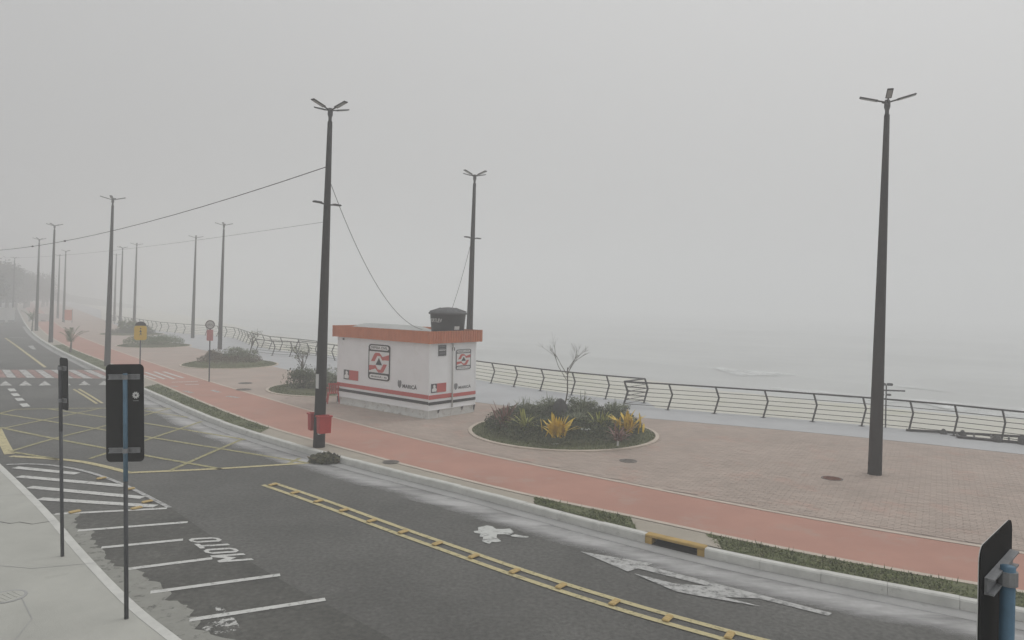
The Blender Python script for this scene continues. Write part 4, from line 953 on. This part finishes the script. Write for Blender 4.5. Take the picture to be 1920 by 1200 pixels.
def bed(c, r, label, hedge, mound=0.12, seed=1, hedge_leaf='leaf_dark', n=7000, hh=0.38):
    rnd = random.Random(seed); root = empty('planting_bed', (c[0], c[1], 0.0)); N = 72
    mb = MB()
    for k in range(N):
        for rr, zz in ((r + .12, 0.0), (r + .12, 0.045), (r, 0.05), (r, 0.0)): mb.v.append((rr * math.cos(2 * math.pi * k / N), rr * math.sin(2 * math.pi * k / N), zz))
    for k in range(N):
        for i in range(3): mb.f.append((k * 4 + i, ((k + 1) % N) * 4 + i, ((k + 1) % N) * 4 + i + 1, k * 4 + i + 1))
    mb.build('bed_kerb', M['edging'], root)
    mb = MB()
    for i in range(9):
        rr = r * (1 - i / 8); z = 0.02 + mound * (1 - (rr / r) ** 2)
        for k in range(N): mb.v.append((rr * math.cos(2 * math.pi * k / N), rr * math.sin(2 * math.pi * k / N), z))
    for i in range(8):
        for k in range(N): mb.f.append((i * N + k, i * N + (k + 1) % N, (i + 1) * N + (k + 1) % N, (i + 1) * N + k))
    mb.build('soil', M['soil'], root, sm=True)
    mb = MB()                                        # turf ring: short blades
    for _ in range(int(5200 * (r / 3) ** 2)):
        a = rnd.uniform(0, 6.283); rr = r * math.sqrt(rnd.uniform(.55, 0.995)); z = 0.02 + mound * (1 - (rr / r) ** 2); x, y = rr * math.cos(a), rr * math.sin(a); b = rnd.uniform(0, 6.28); h_ = rnd.uniform(.03, .075); w = 0.012
        mb.add([(x - w * math.cos(b), y - w * math.sin(b), z), (x + w * math.cos(b), y + w * math.sin(b), z), (x + rnd.uniform(-.03, .03), y + rnd.uniform(-.03, .03), z + h_)], [(0, 1, 2)])
    tag(mb.build('turf', M['grass'], root), kind='stuff')
    if hedge:
        r0, r1 = hedge; mb = MB(); NN = 60                # leafy hedge ring with lumpy top
        lump = [1 + 0.22 * math.sin(3.1 * k * 0.7 + seed) + rnd.uniform(-.12, .12) for k in range(NN)]
        for _ in range(n):
            a = rnd.uniform(0, 6.283); k = int(a / 6.283 * NN) % NN; rr = r0 + (r1 - r0) * rnd.random() ** .8; e = (rr - r0) / (r1 - r0)
            top = mound * .8 + hh * lump[k] * math.sqrt(max(0.04, 1 - (2 * e - 1) ** 2 * .8)); z = 0.05 + top * rnd.random() ** .45
            leaf_cloud(mb, (rr * math.cos(a), rr * math.sin(a), z), (.03, .03, .03), 1, .085, rnd)
        mb.build('hedge', M[hedge_leaf], root)
    tag(root, label, 'flower bed', 'round planting islands'); return root

bed((BED1.x, BED1.y), BR1, 'round planting island with turf ring, low hedge and yellow crotons', (0.6, 2.62), 0.16, 3, n=20000, hh=0.46)
def on_bed(u, v, z=0.1): p = G(u, v, z); return (p.x, p.y, z)
rosette(on_bed(944, 803, .25), 34, 0.85, 0.045, 'leaf_red', 'dark red bromeliad at the left edge of the croton bed', 'bed plants', .45, 5)
rosette(on_bed(985, 808, .3), 44, 0.66, 0.05, 'leaf_lime', 'lime bromeliad beside the dark red bromeliad', 'bed plants', .7, 6)
rosette(on_bed(1043, 822, .25), 80, 0.55, 0.075, 'leaf_yellow', 'bright yellow croton in the middle front of the round bed', 'bed plants', .3, 7, 'croton', .14, 38)
rosette(on_bed(1126, 808, .3), 48, 0.66, 0.05, 'leaf_lime', 'lime bromeliad between the two yellow crotons', 'bed plants', .6, 8)
rosette(on_bed(1174, 812, .3), 70, 0.55, 0.065, 'leaf_yellow', 'yellow croton at the right end of the round bed', 'bed plants', .35, 9, 'croton', .15, 38)
rosette(on_bed(1160, 828, .25), 30, 0.55, 0.045, 'leaf_red', 'small dull red bromeliad below the right yellow croton', 'bed plants', .8, 10)
for i, (u, v, rx, rz_, lab) in enumerate(((985, 786, .6, .42, 'grey green shrub behind the lime bromeliad at the kiosk side of the bed'), (1030, 778, .65, .45, 'grey green shrub at the foot of the boulder and bare sapling'), (1092, 784, .75, .52, 'broad grey green shrub behind the bright yellow croton'), (1150, 788, .6, .42, 'grey green shrub behind the right-hand yellow croton'), (1085, 802, .5, .36, 'low grey green shrub in the centre of the croton bed'))):
    shrub(on_bed(u, v, .14), (rx, rx, rz_), 1700, .10, 'leaf_grey', lab, 'bed plants', 20 + i)
    rosette(on_bed(u, v, .3), 46, rz_ * 1.75, 0.02, 'leaf_grey', 'tuft of thin grassy leaves growing through a grey green shrub', 'grassy tufts in the croton bed', .25, 70 + i, 'grass_tuft')
mb = MB(); mb.lathe([(.20, 0), (.25, .12), (.22, .3), (.13, .42), (.03, .46)], 12); rr_ = random.Random(3); mb.v = [(x * (1 + rr_.uniform(-.12, .12)), y * (1 + rr_.uniform(-.12, .12)), z) for x, y, z in mb.v]
bo = mb.build('boulder', M['stone'], sm=True); bo.location = on_bed(1050, 790, .16); bo.scale = (1.15, 1.1, 1.75); tag(bo, 'dark grey boulder at the sapling foot in the croton bed', 'boulder')
sapling(on_bed(1055, 782, .1), 3.35, 'bare young tree standing in the croton bed', 23, 0.08, .03, .85)
for (u, v, w, h, lab) in ((1097, 806, .2, .05, 'small pale oval piece lying on the hedge of the croton bed'), (1040, 833, .16, .03, 'flat pale stone on the turf edge of the croton bed')):  # the piece on the hedge is a white oval of unknown kind
    q = MB().lathe([(w * .7, 0), (w, h * .5), (w * .6, h), (.01, h * 1.05)], 10); q.v = [(x, y * .6, z) for x, y, z in q.v]; o = q.build('stone', M['sign_white']); o.location = on_bed(u, v, .42 if v < 820 else .06); tag(o, lab, 'stone')
q = MB().tube([(0, 0, 0), (0.02, 0, .3)], [.03, .04], 6).build('marker_stake', M['sign_white']); q.location = on_bed(1158, 836, .1); tag(q, 'short white stake at the front of the croton bed hedge', 'stake')

# second island behind the lamp post
b2 = Vector((-8.55, 33.55)); bed(b2, 2.7, 'planting island behind the lamp post with bins, full of grey bushes', None, 0.12, 5)
for i, (dx, dy, rx, rz_) in enumerate(((-1.15, -.3, 1.0, .72), (.0, -.6, 1.05, .72), (1.0, -.2, .9, .66), (1.8, .1, .7, .66))):
    shrub((b2.x + dx, b2.y + dy, .1), (rx, rx, rz_), 2400, .11, 'leaf_grey' if i % 2 else 'leaf_dark', 'rounded grey green bush in the island behind the lamp post with bins', 'bushes in the second island', 40 + i)
q2 = G(574, 722, .1)
sapling((q2.x, q2.y, .1), 2.1, 'small twisted tree with sparse leaves in the island behind the lamp post', 31, -.22, .05, .8, 2)
# third island
b3 = Vector((-17.4, 44.1)); bed(b3, 2.75, 'brushy planting island in front of a lamp post', (0.2, 1.9), 0.3, 8, 'leaf_dry', 6000, .3)
for i, (dx, dy, rx, rz_, m) in enumerate(((-.9, .1, .7, .5, 'leaf_dry'), (.2, .2, .9, .62, 'leaf_grey'), (1.1, .0, .75, .55, 'leaf_grey'))):
    shrub((b3.x + dx, b3.y + dy, .2), (rx, rx, rz_), 1500, .12, m, 'scrubby bush in the brushy planting island', 'bushes in the brushy island', 50 + i)
sapling((b3.x + .6, b3.y + 1.3, .1), 2.5, 'leaning bare young tree in the brushy planting island', 44, .25, .05, .75, 1)
# fourth and fifth islands
b4 = Vector((-29.3, 58.4)); bed(b4, 2.7, 'far planting island with a flat clipped hedge behind the yellow sign', (0.0, 2.3), 0.12, 9, 'leaf_green', 9000, .62)
b5 = Vector((-39.2, 73.5)); bed(b5, 2.9, 'farthest planting island with a small bushy tree', (0.2, 2.2), 0.12, 10, 'leaf_dark', 5000, .4)
shrub((b5.x - .3, b5.y, .1), (1.1, 1.1, 1.0), 1500, .2, 'leaf_green', 'bushy little tree in the farthest planting island', None, 61, 'bush')
shrub((b5.x + 1.5, b5.y - .2, .1), (.8, .8, .6), 900, .18, 'leaf_dark', 'low dark bush at the right of the farthest island', None, 62, 'bush')

# young palms on the verge
def palm(loc, h, label, seed, n=11, L=1.5):
    rnd = random.Random(seed); root = empty('palm', loc); MB().tube([(0, 0, 0), (.02, .01, h * .5), (.05, 0, h)], [.09, .07, .05], 7).build('trunk', M['bark'], root)
    for k in range(n):
        a = 2.4 * k; el = R(rnd.uniform(50, 88)); l = L * rnd.uniform(.7, 1.1); mb = MB(); P = []
        for i in range(9):
            t = i / 8; x = l * t * math.cos(el); z = h + l * (t * math.sin(el) - .35 * t * t); P.append(Vector((x * math.cos(a), x * math.sin(a), z)))
        mb.tube(P, [.018 * (1 - .8 * i / 8) for i in range(9)], 4)
        side = Vector((-math.sin(a), math.cos(a), 0))
        for i in range(1, 9):
            for f in (0, .5):
                p = P[i - 1].lerp(P[i], f); t = (P[i] - P[i - 1]).normalized()
                for s in (-1, 1):
                    q = p + side * s * .32 * (1 - .06 * i) + t * .16 - Vector((0, 0, .08)); mb.add([p, p + t * .035, q], [(0, 1, 2)])
        mb.build('frond', M['leaf_dry'] if k % 3 == 0 else M['leaf_green'], root)
    tag(root, label, 'palm', 'young palms on the verge')
p = G(132, 661); palm((p.x, p.y, 0), .75, 'young palm with upright fronds on the verge by the cycle path', 3, 10, 1.75)
p = G(60, 621); palm((p.x, p.y, 0), 1.2, 'young palm beside the pale far lamp post at the kerb end', 4, 9, 1.9)

# heap of cut fronds against the kerb and black stump
p = G(608, 868, RZ); root = empty('cut_frond_heap', (p.x, p.y, RZ + .01)); rnd = random.Random(8); mb = MB()
leaf_cloud(mb, (0, 0, .1), (.42, .26, .17), 900, .17, rnd, shell=.2, zmin=.01); mb.build('leaf_mass', M['leaf_heap'], root)
mb = MB()
for k in range(12): a_ = rnd.uniform(0, 6.28); mb.tube([(rnd.uniform(-.2, .2), rnd.uniform(-.12, .12), .05), (.5 * math.cos(a_), .3 * math.sin(a_), rnd.uniform(.03, .2))], .012, 4)
mb.build('stalk', M['leaf_dry'], root); tag(root, 'heap of cut green fronds dumped in the gutter below the lamp post', 'frond heap')
p = G(630, 868, RZ); root = empty('broken_cone', (p.x, p.y, RZ + .01)); MB().tube([(0, 0, 0), (.02, 0, .16), (-.08, 0, .25)], [.07, .05, .035], 8).build('cone_body', M['black'], root); MB().bbox((-.07, -.05, .07), (.07, .04, .12), .01).build('white_band', M['sign_white'], root); tag(root, 'small black and white broken piece beside the cut fronds', 'debris')

# verge grass: soil strips (structure) and blades (stuff)
def verge(x0, x1, seed, dens=220, a_in=0.17, soil='soil'):
    a = cut(offs(KERB, a_in), x0, x1); b = cut(offs(BN, -0.07), x0, x1)
    # slant the ends along the road normal
    poly = poly_between(a, b); s = MB().sheet(poly, 0.008).build('grass_verge', M[soil]); tag(s, kind='structure')
    rnd = random.Random(seed); mb = MB(); L = sum((q - p_).length for p_, q in zip(a, a[1:])); n = int(L * 0.75 * dens)
    ax = [q.x for q in a]; bx = [q.x for q in b]
    for _ in range(n):
        x = rnd.uniform(x0, x1); ya, yb = yq(a, ax, x), yq(b, bx, x); y = ya + (yb - ya) * rnd.uniform(.02, .98); t = rnd.uniform(0, 6.28); bare = math.sin(x * 1.9 + seed) * math.sin(y * 2.7 + x * .8) + .5 * math.sin(x * 5.3)
        if bare > .75 and rnd.random() < .75: continue
        h_ = rnd.uniform(.012, .045) * (1.0 - .35 * max(-1, min(1, bare))); w = .014
        if rnd.random() < .03: h_ = rnd.uniform(.06, .13)
        mb.add([(x - w * math.cos(t), y - w * math.sin(t), .008), (x + w * math.cos(t), y + w * math.sin(t), .008), (x + rnd.uniform(-.05, .05), y + rnd.uniform(-.05, .05), .008 + h_)], [(0, 1, 2)])
    tag(mb.build('grass_blades', M['grass'], s), kind='stuff')
verge(G(268, 727).x, G(482, 815).x, 1, 500); verge(G(1003, 951).x, INX0 - .1, 2, 900); verge(INX1 + .25, 16, 3, 900); verge(G(95, 648).x, G(192, 699).x, 4, 160)

# storm drain inlet in the kerb
a, b = Vector((INX0, yq(KERB, [q.x for q in KERB], INX0))), Vector((INX1, yq(KERB, [q.x for q in KERB], INX1)))
t = (b - a).normalized(); n = Vector((-t.y, t.x)); L = (b - a).length; root = empty('storm_drain', (a.x, a.y, RZ), math.atan2(t.y, t.x))
MB().bbox((L / 2, .09, .150), (L - .002, .17, .055), .012).build('lintel', M['inlet'], root)
for x in (0.07, L - .07): MB().box((x, .09, .061), (.136, .17, .12)).build('jamb', M['inlet'], root)
MB().box((L / 2, .26, .06), (L - .28, .02, .12)).build('opening', M['void'], root)
MB().box((L / 2, .13, .0085), (L - .28, .26, .006)).build('throat_floor', M['void'], root)
MB().add([(-.12, .176, .168), (L + .25, .176, .168), (L + .0, .62, .168), (.25, .62, .168)], [(0, 1, 2, 3)]).build('cover_slab', M['tan'], root)
tag(root, 'ochre painted storm drain inlet opening in the promenade kerb', 'storm drain')

# manhole covers
def manhole(u, v, r, m, label, z=0.012, zz=0.0, sq=False):
    p = G(u, v, zz); root = empty('manhole_cover', (p.x, p.y, z), R(-31))
    n_ = 4 if sq else 24
    MB().lathe([(r, 0), (r, .006), (r * .88, .008), (r * .86, .004)], n_).build('cover_ring', M['iron' if m != 'sidewalk' else 'gutter'], root); mb = MB(); mb.lathe([(r * .84, .0), (r * .84, .006)], n_)
    for k in range(-2, 3): mb.box((0, k * r * .26, .008), (r * 1.1, .03, .006))
    mb.build('cover_plate', M[m], root); tag(root, label, 'manhole cover', 'manhole covers')
manhole(1560, 898, .26, 'rust', 'rusty round manhole cover on the paving by the lone lamp post')
manhole(1178, 865, .25, 'iron', 'grey manhole cover between the croton bed and the cycle path')
manhole(733, 867, .22, 'iron', 'small dark cover on the tan strip beside the cycle path')
manhole(460, 719, .34, 'iron', 'dark cover on the paving left of the bushy island', z=.018); manhole(457, 731, .34, 'iron', 'dark cover near the cycle path edge left of the bushy island', z=.018)
manhole(14, 1119, .24, 'sidewalk', 'concrete hexagonal lid on the near sidewalk', z=.003)

# ------------------------------------------------------------------ far left: walls, banner, tree belt
def wall(u0, u1, v, h, label, z=-.1):
    a, b = G(u0, v, z), G(u1, v, z); t = (b - a); root = empty('boundary_wall', (a.x, a.y, z - .3), math.atan2(t.y, t.x)); L = t.length
    MB().box((L / 2, 0, (h + .3) / 2), (L, .25, h + .3)).build('wall_body', M['wall'], root); MB().box((L / 2, 0, h + .35), (L + .1, .35, .1)).build('coping', M['wall'], root)
    MB().box((L / 2, -.14, .45), (L - .1, .04, .3)).build('base_band', M['gutter'], root)
    for k in range(3): MB().box((L * (k + .5) / 3, -.16, (h + .3) / 2), (.3, .12, h + .25)).build('pier', M['wall'], root)
    tag(root, label, 'wall', 'far walls')
wall(-70, 28, 604, 1.9, 'low white boundary wall across the road in the fog')
wall(52, 96, 604, 1.1, 'short white wall behind the far lamp post at the road end')
p = G(128, 606); root = empty('banner_stand', (p.x, p.y, 0)); MB().box((0, 0, 1.1), (1.0, .08, 1.4)).build('banner_cloth', M['orange'], root)
for s in (-1, 1): MB().tube([(s * .5, 0, 0), (s * .5, 0, 1.9)], .03, 6).build('leg', M['dark_post'], root)
tag(root, 'orange banner stand on the far promenade in the fog', 'banner')
rnd = random.Random(77)
def far_tree(x, y, h, seed, label):
    rnd = random.Random(seed); root = empty('far_tree', (x, y, -.3)); w = h * .42
    tb = MB(); tb.tube([(0, 0, 0), (.2, 0, h * .3), (0, .1, h * .6)], [.3, .22, .1], 6)
    for k in range(4): a = k * 1.6; tb.tube([(.1, 0, h * .35), (w * .5 * math.cos(a), w * .5 * math.sin(a), h * .65)], [.12, .04], 5)
    tb.build('trunk', M['bark'], root); mb = MB()
    for _ in range(9):
        a = rnd.uniform(0, 6.28); q = rnd.uniform(.1, .7) * w
        leaf_cloud(mb, (q * math.cos(a), q * math.sin(a), h * rnd.uniform(.35, .85)), (w * .5, w * .5, h * .2), 230, .6, rnd, shell=.3)
    mb.build('crown', M['leaf_far'], root); tag(root, label, 'tree', 'trees in the fog at the road end')
for i in range(20):
    f = i / 19; u = -60 + 150 * f + rnd.uniform(-6, 6); y = 118 + 70 * f + rnd.uniform(-8, 8); x = (u - 960) / FOC * y
    far_tree(x, y, rnd.uniform(9.5, 12.5) * (1 - .25 * f), 100 + i, 'dark tree of the belt closing off the road end in the fog')

# headland closing the view beyond the trees
mb = MB(); nx, ny = 44, 14
for i in range(nx + 1):
    f = i / nx; u = -420 + 760 * f; hgt = 30 * (1 - f) ** 1.25 * (0.9 + .12 * math.sin(i * 1.3) + .06 * math.sin(i * 3.7)) if f < 1 else 0
    for k in range(ny + 1):
        g = k / ny; Y = 250 + 170 * g; prof_ = math.sin(math.pi * g) ** .8
        mb.v.append(((u - 960) / FOC * Y, Y, -4.6 + (hgt + 4.5) * prof_ * min(1, f * 6 + .3) * min(1, (1 - f) * 2.5) ** .7))
for i in range(nx):
    for k in range(ny): mb.f.append((i * (ny + 1) + k, (i + 1) * (ny + 1) + k, (i + 1) * (ny + 1) + k + 1, i * (ny + 1) + k + 1))
M['hill'] = mat('wooded hill', (0.045, 0.055, 0.032), 0.95, 0.3, 0.08, 0.8, 0.4)
tag(mb.build('hill', M['hill'], sm=True), kind='structure')

# ------------------------------------------------------------------ haze
hz = MB().box((0, 0, 11.0), (4200, 4200, 38)).build('haze', None)
vm = bpy.data.materials.new('sea fog'); vm.use_nodes = True; vm.node_tree.nodes.clear()
vo = vm.node_tree.nodes.new('ShaderNodeOutputMaterial'); pvn = vm.node_tree.nodes.new('ShaderNodeVolumePrincipled')
pvn.inputs['Color'].default_value = (0.95, 0.957, 0.965, 1); pvn.inputs['Density'].default_value = 0.0077; pvn.inputs['Anisotropy'].default_value = 0.0
vm.node_tree.links.new(pvn.outputs[0], vo.inputs['Volume']); hz.data.materials.append(vm); tag(hz, 'pale even sea fog lying over the promenade and road', 'fog', kind='stuff')
